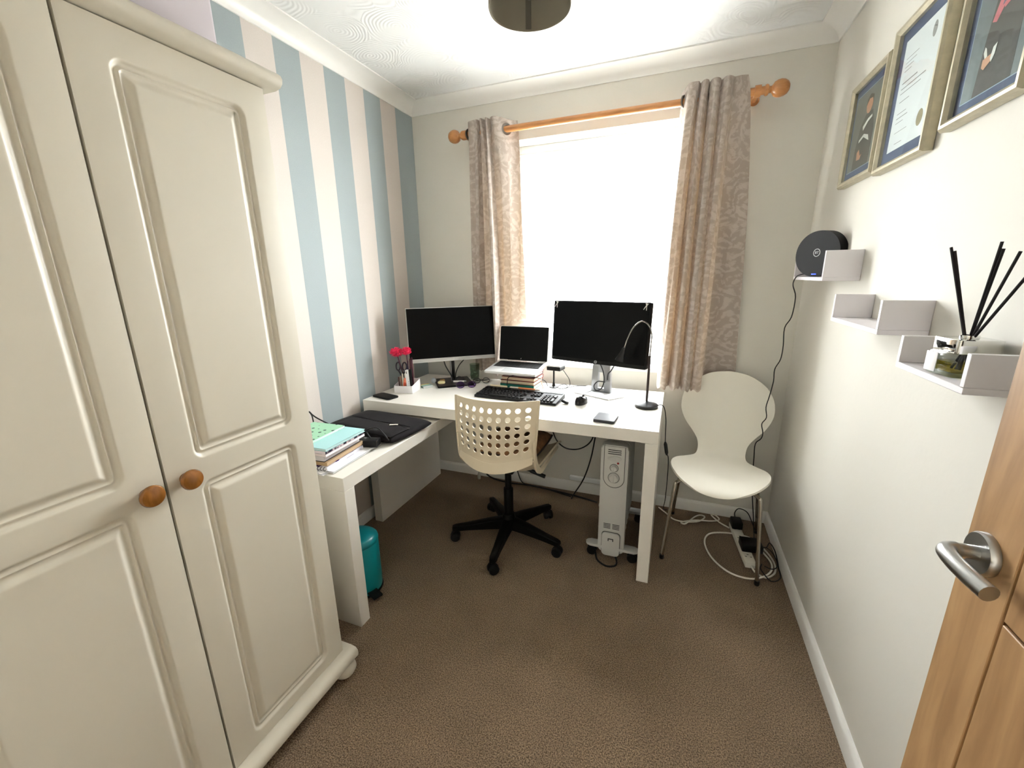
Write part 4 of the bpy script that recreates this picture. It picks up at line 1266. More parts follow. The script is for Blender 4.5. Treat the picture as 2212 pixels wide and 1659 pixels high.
# scissors: two ring handles and blades, standing in the box
sc_ = thing('scissors', 'black-handled scissors standing in the white organiser', 'scissors', tuple(oo(-0.035, 0.02, 0.004)))
scm = mat('black_purple_handle', (38, 30, 44), 0.4)
for s1, cc_ in ((-1, oo(-0.058, 0.015, 0.140)), (1, oo(-0.018, 0.015, 0.140))):
    rg = [cc_ + Vector((0.014 * math.cos(a), 0.003 * math.sin(a), 0.023 * math.sin(a))) for a in [2 * PI * k / 18 for k in range(18)]]
    B().tube(rg, 0.0042, 8, closed=True).build('handle_ring', scm, sc_)
    B().tube([cc_ + Vector((0, 0, -0.024)), oo(-0.038 + s1 * 0.004, 0.016, 0.085)], [0.005, 0.004], 8).build('shank', scm, sc_)
    B().box(-0.006, 0.004, -0.001, 0.001, 0.006, 0.088, M=MO @ T(-0.038 + s1 * 0.002, 0.016 + s1 * 0.0012, 0)).build('blade', mat('steel_blade', (170, 170, 172), 0.25, 1.0), sc_)
# pompom pens
pink = mat('hot_pink_fluff', (226, 44, 88), 0.9, vary=(120, 0.35))
for i, (px_, pz_, rr_, px0, lab) in enumerate(((-0.052, 0.226, 0.033, -0.020, 'left'), (0.010, 0.234, 0.027, -0.002, 'right'))):
    c = oo(px_, -0.004, pz_)
    pt = thing('pompom_pen', 'pen with a fluffy hot pink pompom top, %s of the two in the organiser' % lab, 'pen', tuple(oo(px0, 0.036, 0.004)), group='pink pompom pens')
    B().tube([oo(px0, 0.038, 0.004), c], 0.0032, 8).build('barrel', mat('dark_plum_pen', (70, 22, 44), 0.4), pt)
    b = B()
    rnd = random.Random(i + 3)
    b.ball(tuple(c), rr_ * 0.72, 14, 8, (1.15, 1.0, 0.85))
    for k in range(150):
        v = Vector((rnd.gauss(0, 1), rnd.gauss(0, 1), rnd.gauss(0, 1))).normalized()
        s_ = c + Vector((v.x * 1.15, v.y, v.z * 0.85)) * rr_ * 0.62
        e_ = c + Vector((v.x * 1.15, v.y, v.z * 0.85)) * rr_ * rnd.uniform(0.92, 1.12)
        b.tube([s_, e_], [0.0026, 0.0012], 4)
    b.build('pompom', pink, pt)
pens_ = [((-0.015, 0.030), (-0.006, 0.170), (52, 20, 74), 'deep purple pen standing tall in the white organiser'),
         ((0.006, 0.030), (0.010, 0.185), (92, 14, 44), 'maroon pen standing tall behind the white marker box'),
         ((0.022, 0.028), (0.022, 0.192), (74, 12, 40), 'dark wine pen tallest beside the white marker box'),
         ((-0.002, 0.008), (0.004, 0.160), (30, 24, 58), 'navy pen standing in the middle of the organiser'),
         ((-0.042, -0.010), (-0.050, 0.082), (96, 60, 56), 'short brown pencil leaning at the left of the organiser'),
         ((-0.030, -0.012), (-0.036, 0.088), (150, 110, 84), 'tan pencil leaning at the left of the organiser'),
         ((-0.016, -0.014), (-0.022, 0.104), (214, 206, 188), 'cream pen left of its twin in the organiser'),
         ((-0.004, -0.014), (-0.004, 0.106), (222, 214, 196), 'cream pen right of its twin in the organiser')]
for (a, t_, colr, lab) in pens_:
    m_ = mat('pen_%d_%d_%d' % colr, colr, 0.4)
    pen('pen', lab, oo(a[0], a[1], 0.0045), oo(t_[0], a[1] + 0.004, t_[1]), 0.0042, (m_, m_, m_), 'pens in the organiser')
lipc = thing('marker_pen', 'chunky orange red marker leaning at the front of the organiser', 'marker', tuple(oo(0.004, -0.034, 0.004)))
B().tube([oo(-0.004, -0.032, 0.004), oo(0.004, -0.030, 0.060)], 0.0100, 14).build('barrel', mat('orange_red_marker', (212, 82, 48), 0.35), lipc)
B().tube([oo(0.004, -0.030, 0.0602), oo(0.008, -0.029, 0.080), oo(0.0085, -0.029, 0.084)], [0.0105, 0.0100, 0.006], 14).build('cap', mat('salmon_marker_cap', (238, 130, 98), 0.35), lipc)
wb_ = thing('marker_box', 'tall slim white carton with black side standing in the organiser', 'carton', tuple(oo(0.030, -0.034, 0.004)))
MW_ = MO @ T(0.030, -0.030, 0.0035) @ Matrix.Rotation(-0.05, 4, 'Y')
B().box(-0.0115, 0.0100, -0.010, 0.010, 0, 0.128, 0.0006, 1, M=MW_).build('carton_body', card_w, wb_)
B().box(0.0101, 0.0180, -0.009, 0.011, 0, 0.131, 0.0006, 1, M=MW_).build('carton_side', blk, wb_)
B().box(-0.0055, -0.0005, -0.0103, -0.0099, 0.108, 0.120, M=MW_).build('printed_mark', ink_and_shade, wb_)
for k in range(5):
    B().box(0.0035, 0.0062, -0.0103, -0.0099, 0.020 + k * 0.010, 0.026 + k * 0.010, M=MW_).build('printed_mark', ink_and_shade, wb_)

# tray with trinkets at the foot of the left monitor
MT_ = T(0.285, -0.320, DZ + 0.0075) @ RZ(0.55)
crystal = mat('clear_crystal', (225, 232, 240), 0.05, trans=0.6)
b = B()
bmesh.ops.create_icosphere(b.bm, subdivisions=2, radius=0.0165, matrix=MT_ @ T(-0.040, 0.008, 0.0212))
tag(b.build('crystal_ball', crystal, loc=tuple(MT_ @ Vector((-0.04, 0.008, 0.0045))), smooth=10), 'faceted clear crystal ball on the dark base of the silver-edged monitor', 'crystal ball')
b = B()
b.lathe([(0, 0.0045), (0.020, 0.0045), (0.0225, 0.010), (0.021, 0.016), (0.014, 0.0185), (0, 0.019)], seg=24, M=MT_ @ T(0.006, -0.010, 0))
tag(b.build('soap_disc', mat('pale_yellow_soap', (226, 214, 164), 0.5), loc=tuple(MT_ @ Vector((0.006, -0.01, 0.004)))), 'pale yellow round soap on the dark base of the silver-edged monitor', 'soap')
b = B()
b.lathe([(0, 0.0045), (0.014, 0.0045), (0.017, 0.012), (0.013, 0.022), (0, 0.024)], seg=20, M=MT_ @ T(0.012, 0.022, 0))
tag(b.build('amber_stone', mat('amber_stone', (150, 112, 52), 0.35), loc=tuple(MT_ @ Vector((0.012, 0.022, 0.004)))), 'small amber brown stone behind the soap on the monitor base', 'stone')
st_ = thing('sticky_note_pad', 'rainbow edged sticky note pads fanned left of the crystal ball', 'sticky notes', (0.225, -0.352, DZ))
for k, colr in enumerate(((222, 196, 138), (218, 208, 150), (168, 200, 176), (132, 178, 172), (196, 206, 206))):
    B().box(-0.030, 0.030, -0.006, 0.006, 0.0004, 0.011 + 0.0004 * k, M=T(0.200 + k * 0.0118, -0.372 - k * 0.008, DZ) @ RZ(1.02)).build('note_block', mat('note_%d' % k, colr, 0.7), st_)
# glasses
def specs(label, c, rot, fm, lm_, scl=1.0):
    root = thing('reading_glasses', label, 'glasses', tuple(c), group='glasses on the desk')
    M = T(*c) @ RZ(math.radians(rot)) @ Matrix.Scale(scl, 4)
    for s1 in (-1, 1):
        # lens stands nearly upright, temples fold out to the back
        Ml = M @ FR((s1 * 0.033, 0, 0.0205), (1, 0, 0), y=(0, 0.35, 1))
        ring = [Ml @ Vector((0.0245 * math.cos(a), 0.0185 * math.sin(a), 0)) for a in [2 * PI * k / 22 for k in range(22)]]
        B().tube(ring, 0.0021, 6, closed=True).build('rim', fm, root)
        B().prism([(0.0235 * math.cos(2 * PI * k / 22), 0.0178 * math.sin(2 * PI * k / 22)) for k in range(22)], -0.0006, 0.0006, M=Ml).build('lens', lm_, root)
        tp = spline([M @ Vector((s1 * 0.058, 0.008, 0.026)), M @ Vector((s1 * 0.061, 0.015, 0.024)), M @ Vector((s1 * 0.040, 0.019 + 0.004 * s1, 0.020)), M @ Vector((-s1 * 0.035, 0.022 + 0.005 * s1, 0.012)), M @ Vector((-s1 * 0.052, 0.021 + 0.005 * s1, 0.004))], 5)
        B().tube(tp, 0.0020, 6).build('temple', fm, root)
    B().tube(spline([M @ Vector((-0.0095, 0.001, 0.024)), M @ Vector((0, 0.002, 0.029)), M @ Vector((0.0095, 0.001, 0.024))], 4), 0.0018, 6).build('bridge', fm, root)
    return root
lens_p = clear_mat('violet_tinted_lens', (198, 176, 226))
lens_c = clear_mat('clear_lens', (236, 238, 236))
specs('dark purple framed glasses with violet lenses in front of the silver-edged monitor', (0.468, -0.338, DZ + 0.0005), 30, mat('dark_purple_frame', (48, 26, 52), 0.3), lens_p)
specs('smaller black framed glasses behind the violet ones', (0.506, -0.208, DZ + 0.0005), 25, mat('black_glasses_frame', (22, 18, 20), 0.3), lens_c, 0.85)
pen('pen', 'white pen with grey cap lying across the base of the silver-edged monitor', (0.352, -0.285, DZ + 0.0175), (0.425, -0.252, DZ + 0.0175), 0.0055, (mat('white_pen_body', (236, 234, 230), 0.35), mat('white_pen_body', (236, 234, 230), 0.35), mat('grey_pen_cap', (130, 132, 130), 0.4)))
# clear tumbler with leaf print behind
tm_ = thing('glass_tumbler', 'clear tumbler with green leaf print behind the glasses', 'tumbler', (0.420, -0.122, DZ))
B().lathe([(0, 0.0005), (0.026, 0.0005), (0.027, 0.004), (0.031, 0.100), (0.029, 0.100), (0.025, 0.008), (0, 0.008)], c=(0.420, -0.122, DZ), seg=28).build('cup', clear_mat('clear_tumbler', (222, 232, 224)), tm_)
for k in range(6):
    a = -PI / 2 + (k - 2.5) * 0.32
    Ml = FR((0.420 + 0.0302 * math.cos(a), -0.122 + 0.0302 * math.sin(a), DZ + 0.030 + 0.011 * ((k * 3) % 5)), (-math.sin(a), math.cos(a), 0), z=(math.cos(a), math.sin(a), 0))
    B().prism([(0.0, -0.010), (0.004, -0.003), (0.003, 0.005), (0, 0.011), (-0.003, 0.005), (-0.004, -0.003)], 0, 0.0006, M=Ml @ Matrix.Rotation(k * 1.1, 4, 'Z')).build('leaf_print', mat('leaf_green_print', (92, 122, 92), 0.5), tm_)

# ================================================================== stack on the side table
TZ = 0.656
grp = 'stack of papers and notebooks on the side table'
ps = thing('paper_pile', 'loose white papers at the bottom of the notebook stack', 'papers', (0.30, -1.25, TZ))
rnd = random.Random(4)
for k in range(6):
    w_, d_ = (0.210, 0.297)
    B().box(-w_ / 2, w_ / 2, -d_ / 2, d_ / 2, 0.0004 + k * 0.0018, 0.0016 + k * 0.0018, M=T(0.318 + rnd.uniform(-0.012, 0.014), -1.232 + rnd.uniform(-0.010, 0.012), TZ) @ RZ(math.radians(rnd.uniform(-5, 5)))).build('sheet', mat('white_paper_%d' % (k % 2), (242 - 6 * (k % 2), 241 - 6 * (k % 2), 243 - 4 * (k % 2)), 0.8), ps)
z_ = TZ + 0.0112
# spiral notebook with purple patterned cover
pur = mat('purple_and_white_cover', (228, 224, 236), 0.5)
nt, p, N, L = nodes_of(pur)
tc = N('ShaderNodeTexCoord'); vo = N('ShaderNodeTexVoronoi'); vo.inputs['Scale'].default_value = 26; vo.feature = 'F1'
L(tc.outputs['Object'], vo.inputs['Vector'])
cr = N('ShaderNodeValToRGB'); cr.color_ramp.interpolation = 'CONSTANT'
cr.color_ramp.elements[0].color = lin((232, 228, 240)); cr.color_ramp.elements[1].position = 0.55; cr.color_ramp.elements[1].color = lin((62, 22, 110))
L(vo.outputs['Color'], cr.inputs[0]); L(cr.outputs[0], p.inputs['Base Color'])
sp = book('spiral_notebook', 'spiral notebook with purple and white cover low in the stack', 'notebook', (0.300, -1.260, z_), 0.205, 0.240, 0.013, 6, pur, (226, 224, 232), 'x-', group=grp, hard=False)
Msp = T(0.300, -1.260, z_) @ RZ(math.radians(6))
wire = mat('black_spiral_wire', (44, 44, 48), 0.35, 0.6)
for k in range(15):
    c = Msp @ Vector((-0.092 + k * 0.0132, -0.122, 0.0072))
    rg = [c + Vector((0, 0.0068 * math.cos(a), 0.0068 * math.sin(a))) for a in [2 * PI * q_ / 12 for q_ in range(12)]]
    B().tube(rg, 0.0013, 5, closed=True).build('wire_ring', wire, sp)
z_ += 0.0158
book('paperback_book', 'tan covered paperback in the middle of the stack', 'book', (0.302, -1.262, z_), 0.200, 0.222, 0.015, 5, (176, 148, 112), (190, 164, 132), 'y-', group=grp, hard=False); z_ += 0.0152
book('hardback_book', 'grey edged hardback with black cover in the middle of the stack', 'book', (0.292, -1.266, z_), 0.206, 0.214, 0.024, 4, (34, 26, 28), (206, 202, 206), 'x-', group=grp); z_ += 0.0242
mag = mat('dark_floral_magazine_cover', (120, 110, 130), 0.35)
nt, p, N, L = nodes_of(mag)
tc = N('ShaderNodeTexCoord'); no_ = N('ShaderNodeTexNoise'); no_.inputs['Scale'].default_value = 60; no_.inputs['Detail'].default_value = 5
L(tc.outputs['Object'], no_.inputs['Vector'])
cr = N('ShaderNodeValToRGB'); cr.color_ramp.elements[0].position = 0.45; cr.color_ramp.elements[0].color = lin((40, 34, 60)); cr.color_ramp.elements[1].position = 0.56; cr.color_ramp.elements[1].color = lin((226, 206, 212))
L(no_.outputs['Fac'], cr.inputs[0]); L(cr.outputs[0], p.inputs['Base Color'])
book('magazine', 'white paged magazine with floral cover under the dark notebook', 'magazine', (0.300, -1.262, z_), 0.222, 0.226, 0.009, 3, (226, 214, 216), (240, 238, 240), 'y-', group=grp, hard=False); z_ += 0.0092
book('patterned_notebook', 'dark floral patterned notebook beneath the aqua folder', 'notebook', (0.298, -1.262, z_), 0.222, 0.222, 0.012, 3, mag, (224, 212, 220), 'x+', group=grp, hard=False); z_ += 0.0122
book('aqua_folder', 'pale aqua folder near the top of the stack', 'folder', (0.296, -1.262, z_), 0.240, 0.222, 0.011, 2, (164, 208, 210), (206, 224, 224), 'x-', group=grp); z_ += 0.0112
grn = mat('mint_dotted_cover', (150, 222, 170), 0.5)
nt, p, N, L = nodes_of(grn)
tc = N('ShaderNodeTexCoord'); vo = N('ShaderNodeTexVoronoi'); vo.inputs['Scale'].default_value = 30; vo.inputs['Randomness'].default_value = 0.25
L(tc.outputs['Object'], vo.inputs['Vector'])
cr = N('ShaderNodeValToRGB'); cr.color_ramp.interpolation = 'CONSTANT'
cr.color_ramp.elements[0].color = lin((38, 60, 50)); cr.color_ramp.elements[1].position = 0.20; cr.color_ramp.elements[1].color = lin((156, 206, 172))
L(vo.outputs['Distance'], cr.inputs[0]); L(cr.outputs[0], p.inputs['Base Color'])
book('dotted_notebook', 'mint green notebook with dark dots on top of the stack', 'notebook', (0.246, -1.268, z_), 0.160, 0.205, 0.010, 3, grn, (214, 240, 222), 'x-', group=grp, hard=False)

# laptop sleeve
slv = mat('black_plum_sleeve_cloth', (15, 9, 11), 0.85, spec=0.15, bump=(300, 0.25, 0.001), sheen=0.05)
sl = thing('laptop_sleeve', 'dark padded laptop sleeve with front pocket on the side table', 'laptop bag', (0.285, -0.930, TZ))
MS = T(0.285, -0.910, TZ + 0.001) @ RZ(math.radians(-7))
def soft(w, d, h, n=22, r=6.0, lift=0.0):
    def g(s1):
        def fn(u, v):
            e = max(1 - abs(u) ** r, 0) * max(1 - abs(v) ** r, 0)
            k = 1 - 0.030 * (abs(u * v) ** 4)
            return MS @ Vector((u * w / 2 * k, v * d / 2 * k, h / 2 + s1 * h / 2 * e ** 0.35 + lift * e * (1 + 0.3 * math.sin(u * 4 + v * 3)) * (s1 > 0)))
        return fn
    b = B()
    rr_ = [math.sin(PI / 2 * (-1 + 2 * k / n)) for k in range(n + 1)]
    b.grid(g(1), rr_, rr_).grid(g(-1), rr_, rr_)
    return b.weld(1e-4)
soft(0.440, 0.285, 0.036, lift=0.006).build('sleeve_body', slv, sl, smooth=80)
# pocket: softly bulging flap over the near half
def pk(u, v):
    e = max(1 - abs(u) ** 5, 0) * max(1 - abs(v) ** 5, 0)
    return MS @ Vector((0.02 + u * 0.185, -0.070 + v * 0.062, 0.038 + 0.010 * e ** 0.5))
B().grid(pk, [-1 + 2 * k / 16 for k in range(17)], [-1 + 2 * k / 10 for k in range(11)]).solid(0.003).build('pocket', slv, sl, smooth=80)
zp = mat('dark_zip_tape', (24, 16, 20), 0.5)
zl = [MS @ Vector((-0.165 + 0.37 * k / 20, -0.006 + 0.004 * math.sin(k * 0.5), 0.0445)) for k in range(21)]
B().tube(zl, 0.0022, 6).build('zip', zp, sl)
B().prism(rrect(0.038, 0.011, 0.001, 1), 0, 0.0012, M=MS @ T(0.130, -0.030, 0.0505) @ RZ(0.55)).build('fabric_label', mat('cream_woven_label', (222, 214, 198), 0.6), sl)
B().tube([MS @ Vector((0.185, -0.105, 0.030)), MS @ Vector((0.197, -0.118, 0.022)), MS @ Vector((0.200, -0.128, 0.008))], 0.0030, 8).build('zip_pull', mat('silver_zip', (190, 188, 182), 0.25, 1.0), sl)
hd_ = spline([MS @ Vector((-0.235, 0.02, 0.012)), MS @ Vector((-0.255, -0.02, 0.055)), MS @ Vector((-0.262, -0.075, 0.075)), MS @ Vector((-0.256, -0.115, 0.05)), MS @ Vector((-0.235, -0.13, 0.010))], 6)
# power adapter beside the sleeve
pa = thing('power_adapter', 'black laptop power brick between the sleeve and the notebook stack', 'power adapter', (0.400, -1.108, TZ))
MA = T(0.405, -1.117, TZ + 0.0122) @ RZ(math.radians(14))
B().box(-0.060, 0.040, -0.024, 0.024, 0.0005, 0.030, 0.004, M=MA).build('brick', blk, pa)
B().tube(spline([MA @ Vector((0.0, 0.01, 0.028)), MA @ Vector((-0.02, 0.02, 0.060)), MA @ Vector((0.02, 0.03, 0.070)), MA @ Vector((0.05, 0.03, 0.045)), MA @ Vector((0.075, 0.032, 0.006))], 8), 0.0030, 8).build('cord', cab, pa)
B().tube(spline([MA @ Vector((-0.058, 0.0, 0.016)), (0.26, -1.105, TZ + 0.050), (0.12, -1.115, TZ + 0.105), (0.07, -1.105, TZ + 0.125), (0.05, -1.075, TZ + 0.09), (0.045, -1.065, TZ + 0.006)], 8), 0.0030, 8).build('cord', cab, pa)

# ================================================================== pedal bin
teal = mat('teal_bin_enamel', (10, 132, 140), 0.3)
bn = thing('pedal_bin', 'teal round pedal bin behind the leg of the side table', 'waste bin', (0.345, -1.195, 0))
bcx, bcy = 0.345, -1.195
B().lathe([(0, 0.012), (0.088, 0.012), (0.089, 0.020), (0.089, 0.235), (0.086, 0.240), (0, 0.240)], c=(bcx, bcy, 0), seg=40).build('bucket', teal, bn)
B().lathe([(0, 0.2405), (0.089, 0.2405), (0.0905, 0.246), (0.088, 0.256), (0.074, 0.268), (0.04, 0.277), (0, 0.280)], c=(bcx, bcy, 0), seg=40).build('lid', teal, bn)
B().lathe([(0, 0.0005), (0.090, 0.0005), (0.092, 0.004), (0.090, 0.0115), (0, 0.0115)], c=(bcx, bcy, 0), seg=40).build('base_ring', blk, bn)
MPd = T(bcx + 0.092, bcy - 0.035, 0) @ RZ(math.radians(-22))
B().box(-0.020, 0.042, -0.022, 0.022, 0.020, 0.029, 0.003, M=MPd).build('pedal', blk, bn)

# ================================================================== framed pictures on the right wall
frame_m = mat('silver_gilt_frame', (186, 178, 154), 0.38, 0.35, vary=(40, 0.12))
navy = mat('blue_mount_card', (50, 70, 112), 0.7)
lightblue = mat('pale_blue_bevel', (150, 170, 196), 0.6)
certp = mat('certificate_paper', (226, 229, 238), 0.6)
pic_glass = clear_mat('picture_glass', (250, 252, 250))
XW = RW
def picture(label, ya, yb, z0, z1, fill):
    """hangs on the right wall; ya is the far (window side) edge"""
    cy, cz = (ya + yb) / 2, (z0 + z1) / 2
    w, h = ya - yb, z1 - z0
    root = thing('picture_frame', label, 'picture', (XW - 0.012, cy, z0), group='framed pictures')
    M = FR((XW - 0.0015, cy, cz), (0, -1, 0), y=(0, 0, 1))      # x runs towards the viewer, z into the room
    fw, dp = 0.020, 0.026
    prof_ = [(0, 0), (0, dp * 0.75), (0.005, dp), (0.012, dp), (fw, dp * 0.72), (fw, 0)]
    for (px, py, ux, uy, ln) in ((0, -h / 2, 0, 1, w), (0, h / 2, 0, -1, w), (-w / 2, 0, 1, 0, h), (w / 2, 0, -1, 0, h)):
        b = B()
        rr_ = []
        for e in (-1, 1):
            ring = []
            for t, z in prof_:
                if uy:
                    v = Vector((e * (ln / 2 - t), py + uy * t, z))
                else:
                    v = Vector((px + ux * t, e * (ln / 2 - t), z))
                ring.append(b.bm.verts.new(M @ v))
            rr_.append(ring)
        n = len(prof_)
        for i in range(n):
            b.bm.faces.new((rr_[0][i], rr_[0][(i + 1) % n], rr_[1][(i + 1) % n], rr_[1][i]))
        b.bm.faces.new(rr_[0][::-1]); b.bm.faces.new(rr_[1])
        b.build('frame_rail', frame_m, root, smooth=25)
    iw, ih = w - 2 * fw, h - 2 * fw
    B().box(-iw / 2, iw / 2, -ih / 2, ih / 2, 0.002, 0.010, M=M).build('mount', navy, root)
    fill(root, M, iw, ih)
    B().box(-iw / 2 - 0.001, iw / 2 + 0.001, -ih / 2 - 0.001, ih / 2 + 0.001, 0.0150, 0.0165, M=M).build('glazing', pic_glass, root)
    return root
def shape(root, M, poly, m, lvl, name='print_area'):
    return B().prism(poly, 0.0100 + lvl * 0.0002, 0.0102 + lvl * 0.0002, M=M).build(name, m, root)

def portrait(root, M, iw, ih, sx_=1.0):
    g0 = mat('photo_grey_blue_backdrop', (92, 104, 112), 0.55, vary=(9, 0.25))
    gown = mat('photo_black_gown', (34, 31, 30), 0.6); skin = mat('photo_skin', (196, 142, 112), 0.6)
    hood = mat('photo_pink_hood', (196, 96, 110), 0.6); hblue = mat('photo_blue_hood', (70, 86, 122), 0.6); wht = mat('photo_white_cuff', (222, 222, 220), 0.6); hair = mat('photo_dark_hair', (58, 42, 34), 0.6)
    mw, mh = 0.022, 0.022
    W_, H_ = iw - 2 * mw, ih - 2 * mh
    shape(root, M, [(-W_ / 2 - 0.002, -H_ / 2 - 0.002), (W_ / 2 + 0.002, -H_ / 2 - 0.002), (W_ / 2 + 0.002, H_ / 2 + 0.002), (-W_ / 2 - 0.002, H_ / 2 + 0.002)], lightblue, 1, 'mount_bevel')
    shape(root, M, [(-W_ / 2, -H_ / 2), (W_ / 2, -H_ / 2), (W_ / 2, H_ / 2), (-W_ / 2, H_ / 2)], g0, 2, 'photo_print')
    s = W_ / 0.20
    k = lambda L_: [(x * s * sx_, y * H_ / 0.25) for x, y in L_]
    shape(root, M, k([(-0.055, -0.125), (0.075, -0.125), (0.072, -0.02), (0.066, 0.035), (0.040, 0.060), (-0.012, 0.060), (-0.034, 0.035), (-0.046, -0.03)]), gown, 3)
    shape(root, M, k([(-0.036, 0.000), (-0.020, -0.005), (0.030, 0.052), (0.044, 0.062), (0.020, 0.064), (-0.014, 0.050)]), hood, 4)
    shape(root, M, k([(-0.010, 0.018), (0.060, 0.034), (0.062, 0.048), (0.020, 0.060), (0.000, 0.045)]), hblue, 5)
    shape(root, M, k([(0.000, 0.010), (0.058, 0.026), (0.060, 0.034), (-0.004, 0.020)]), hood, 6)
    shape(root, M, k(circle(0.021, 18, 0.012, 0.087, 1, 1.25)), skin, 6)
    shape(root, M, k([(-0.010, 0.092), (-0.012, 0.108), (0.000, 0.118), (0.024, 0.118), (0.036, 0.106), (0.034, 0.080), (0.030, 0.100), (0.012, 0.106), (-0.002, 0.102)]), hair, 7)
    shape(root, M, k([(-0.040, -0.040), (-0.034, -0.044), (-0.026, -0.060), (-0.034, -0.062), (-0.042, -0.050)]), wht, 6)
    shape(root, M, k([(-0.040, -0.062), (-0.010, -0.060), (-0.006, -0.072), (-0.030, -0.082), (-0.040, -0.076)]), skin, 7)
    shape(root, M, k([(-0.008, -0.050), (0.004, -0.046), (0.002, -0.064), (-0.006, -0.076), (-0.012, -0.068)]), wht, 8)
def portrait_grey(root, M, iw, ih):
    portrait_small(root, M, iw, ih)
def portrait_small(root, M, iw, ih):
    g0 = mat('photo_olive_grey_backdrop', (100, 104, 100), 0.55, vary=(8, 0.25))
    gown = mat('photo_charcoal_gown', (58, 56, 54), 0.6); skin = mat('photo_skin', (196, 142, 112), 0.6); wht = mat('photo_white_cuff', (222, 222, 220), 0.6); hair = mat('photo_dark_hair', (58, 42, 34), 0.6)
    mw, mh = 0.016, 0.026
    W_, H_ = iw - 2 * mw, ih - 2 * mh
    shape(root, M, [(-W_ / 2 - 0.002, -H_ / 2 - 0.002), (W_ / 2 + 0.002, -H_ / 2 - 0.002), (W_ / 2 + 0.002, H_ / 2 + 0.002), (-W_ / 2 - 0.002, H_ / 2 + 0.002)], lightblue, 1, 'mount_bevel')
    shape(root, M, [(-W_ / 2, -H_ / 2), (W_ / 2, -H_ / 2), (W_ / 2, H_ / 2), (-W_ / 2, H_ / 2)], g0, 2, 'photo_print')
    s = W_ / 0.20
    k = lambda L_: [(x * s, y * H_ / 0.25) for x, y in L_]
    shape(root, M, k([(-0.060, -0.125), (0.060, -0.125), (0.064, -0.02), (0.040, 0.045), (-0.010, 0.045), (-0.040, 0.015), (-0.056, -0.05)]), gown, 3)
    shape(root, M, k(circle(0.022, 18, 0.008, 0.070, 1, 1.2)), skin, 5)
    shape(root, M, k([(-0.016, 0.074), (-0.014, 0.094), (0.006, 0.104), (0.030, 0.094), (0.032, 0.070), (0.024, 0.086), (0.000, 0.090)]), hair, 6)
    shape(root, M, k([(-0.020, 0.010), (0.012, 0.026), (0.040, 0.030), (0.042, 0.022), (0.016, 0.016), (-0.014, -0.004)]), wht, 5)
    shape(root, M, k([(-0.034, -0.030), (0.000, -0.018), (0.034, -0.030), (0.044, -0.050), (0.034, -0.046), (0.000, -0.028), (-0.034, -0.038)]), wht, 6)
    shape(root, M, k([(-0.034, -0.070), (-0.020, -0.062), (-0.006, -0.086), (0.006, -0.082), (-0.004, -0.098), (-0.030, -0.096)]), skin, 6)
def certificate(root, M, iw, ih):
    mw, mh = 0.030, 0.030
    W_, H_ = iw - 2 * mw, ih - 2 * mh
    shape(root, M, [(-W_ / 2, -H_ / 2), (W_ / 2, -H_ / 2), (W_ / 2, H_ / 2), (-W_ / 2, H_ / 2)], certp, 1, 'certificate_sheet')
    line = mat('certificate_ink', (136, 138, 148), 0.7)
    rnd = random.Random(2)
    y = H_ / 2 - 0.050
    for (dy, x0_, x1_, t) in ((0, -0.40, -0.06, 0.0016), (0.011, -0.40, -0.10, 0.0016), (0.010, -0.40, -0.16, 0.0016), (0.010, -0.40, -0.20, 0.0016), (0.030, -0.40, 0.02, 0.0030), (0.014, -0.40, 0.26, 0.0026), (0.012, -0.40, 0.16, 0.0020), (0.022, -0.38, -0.10, 0.0020), (0.030, -0.38, -0.12, 0.0018), (0.012, -0.38, -0.06, 0.0022), (0.012, -0.38, -0.16, 0.0016), (0.026, -0.36, 0.00, 0.0014), (0.030, -0.30, -0.08, 0.0018)):
        y -= dy
        if y < -H_ / 2 + 0.006:
            break
        shape(root, M, [(x0_ * W_, y - t / 2), (x1_ * W_, y - t / 2), (x1_ * W_, y + t / 2), (x0_ * W_, y + t / 2)], line, 2, 'printed_line')
    shape(root, M, circle(0.016, 24, W_ * 0.34, -H_ * 0.33, 1, 1.25), mat('gold_foil_seal', (128, 116, 88), 0.5, 0.3), 2, 'foil_seal')
    shape(root, M, circle(0.0105, 20, W_ * 0.30, H_ * 0.37, 1, 1.7), mat('printed_crest', (150, 148, 152), 0.6), 2, 'printed_crest')
picture('silver framed portrait photo with narrow blue mount, nearest the window', -0.388, -0.692, 1.660, 1.995, portrait_small)
picture('silver framed certificate with wide blue mount between the two portraits', -0.712, -1.012, 1.645, 2.030, certificate)
picture('silver framed graduation portrait with pink hood at the top right edge', -1.076, -1.338, 1.667, 2.010, portrait)
for yy, zz_ in ((-0.706, 1.79), (-1.058, 1.83)):
    b = B(); b.rod((XW - 0.0005, yy, zz_), (XW - 0.010, yy, zz_), 0.0035, seg=10)
    tag(b.build('wall_screw', mat('steel_screw', (150, 146, 136), 0.3, 0.9), loc=(XW, yy, zz_)), 'small metal screw in the wall beside the %s' % ('portrait nearest the window' if yy > -0.9 else 'graduation portrait'), 'screw', 'wall screws between frames')

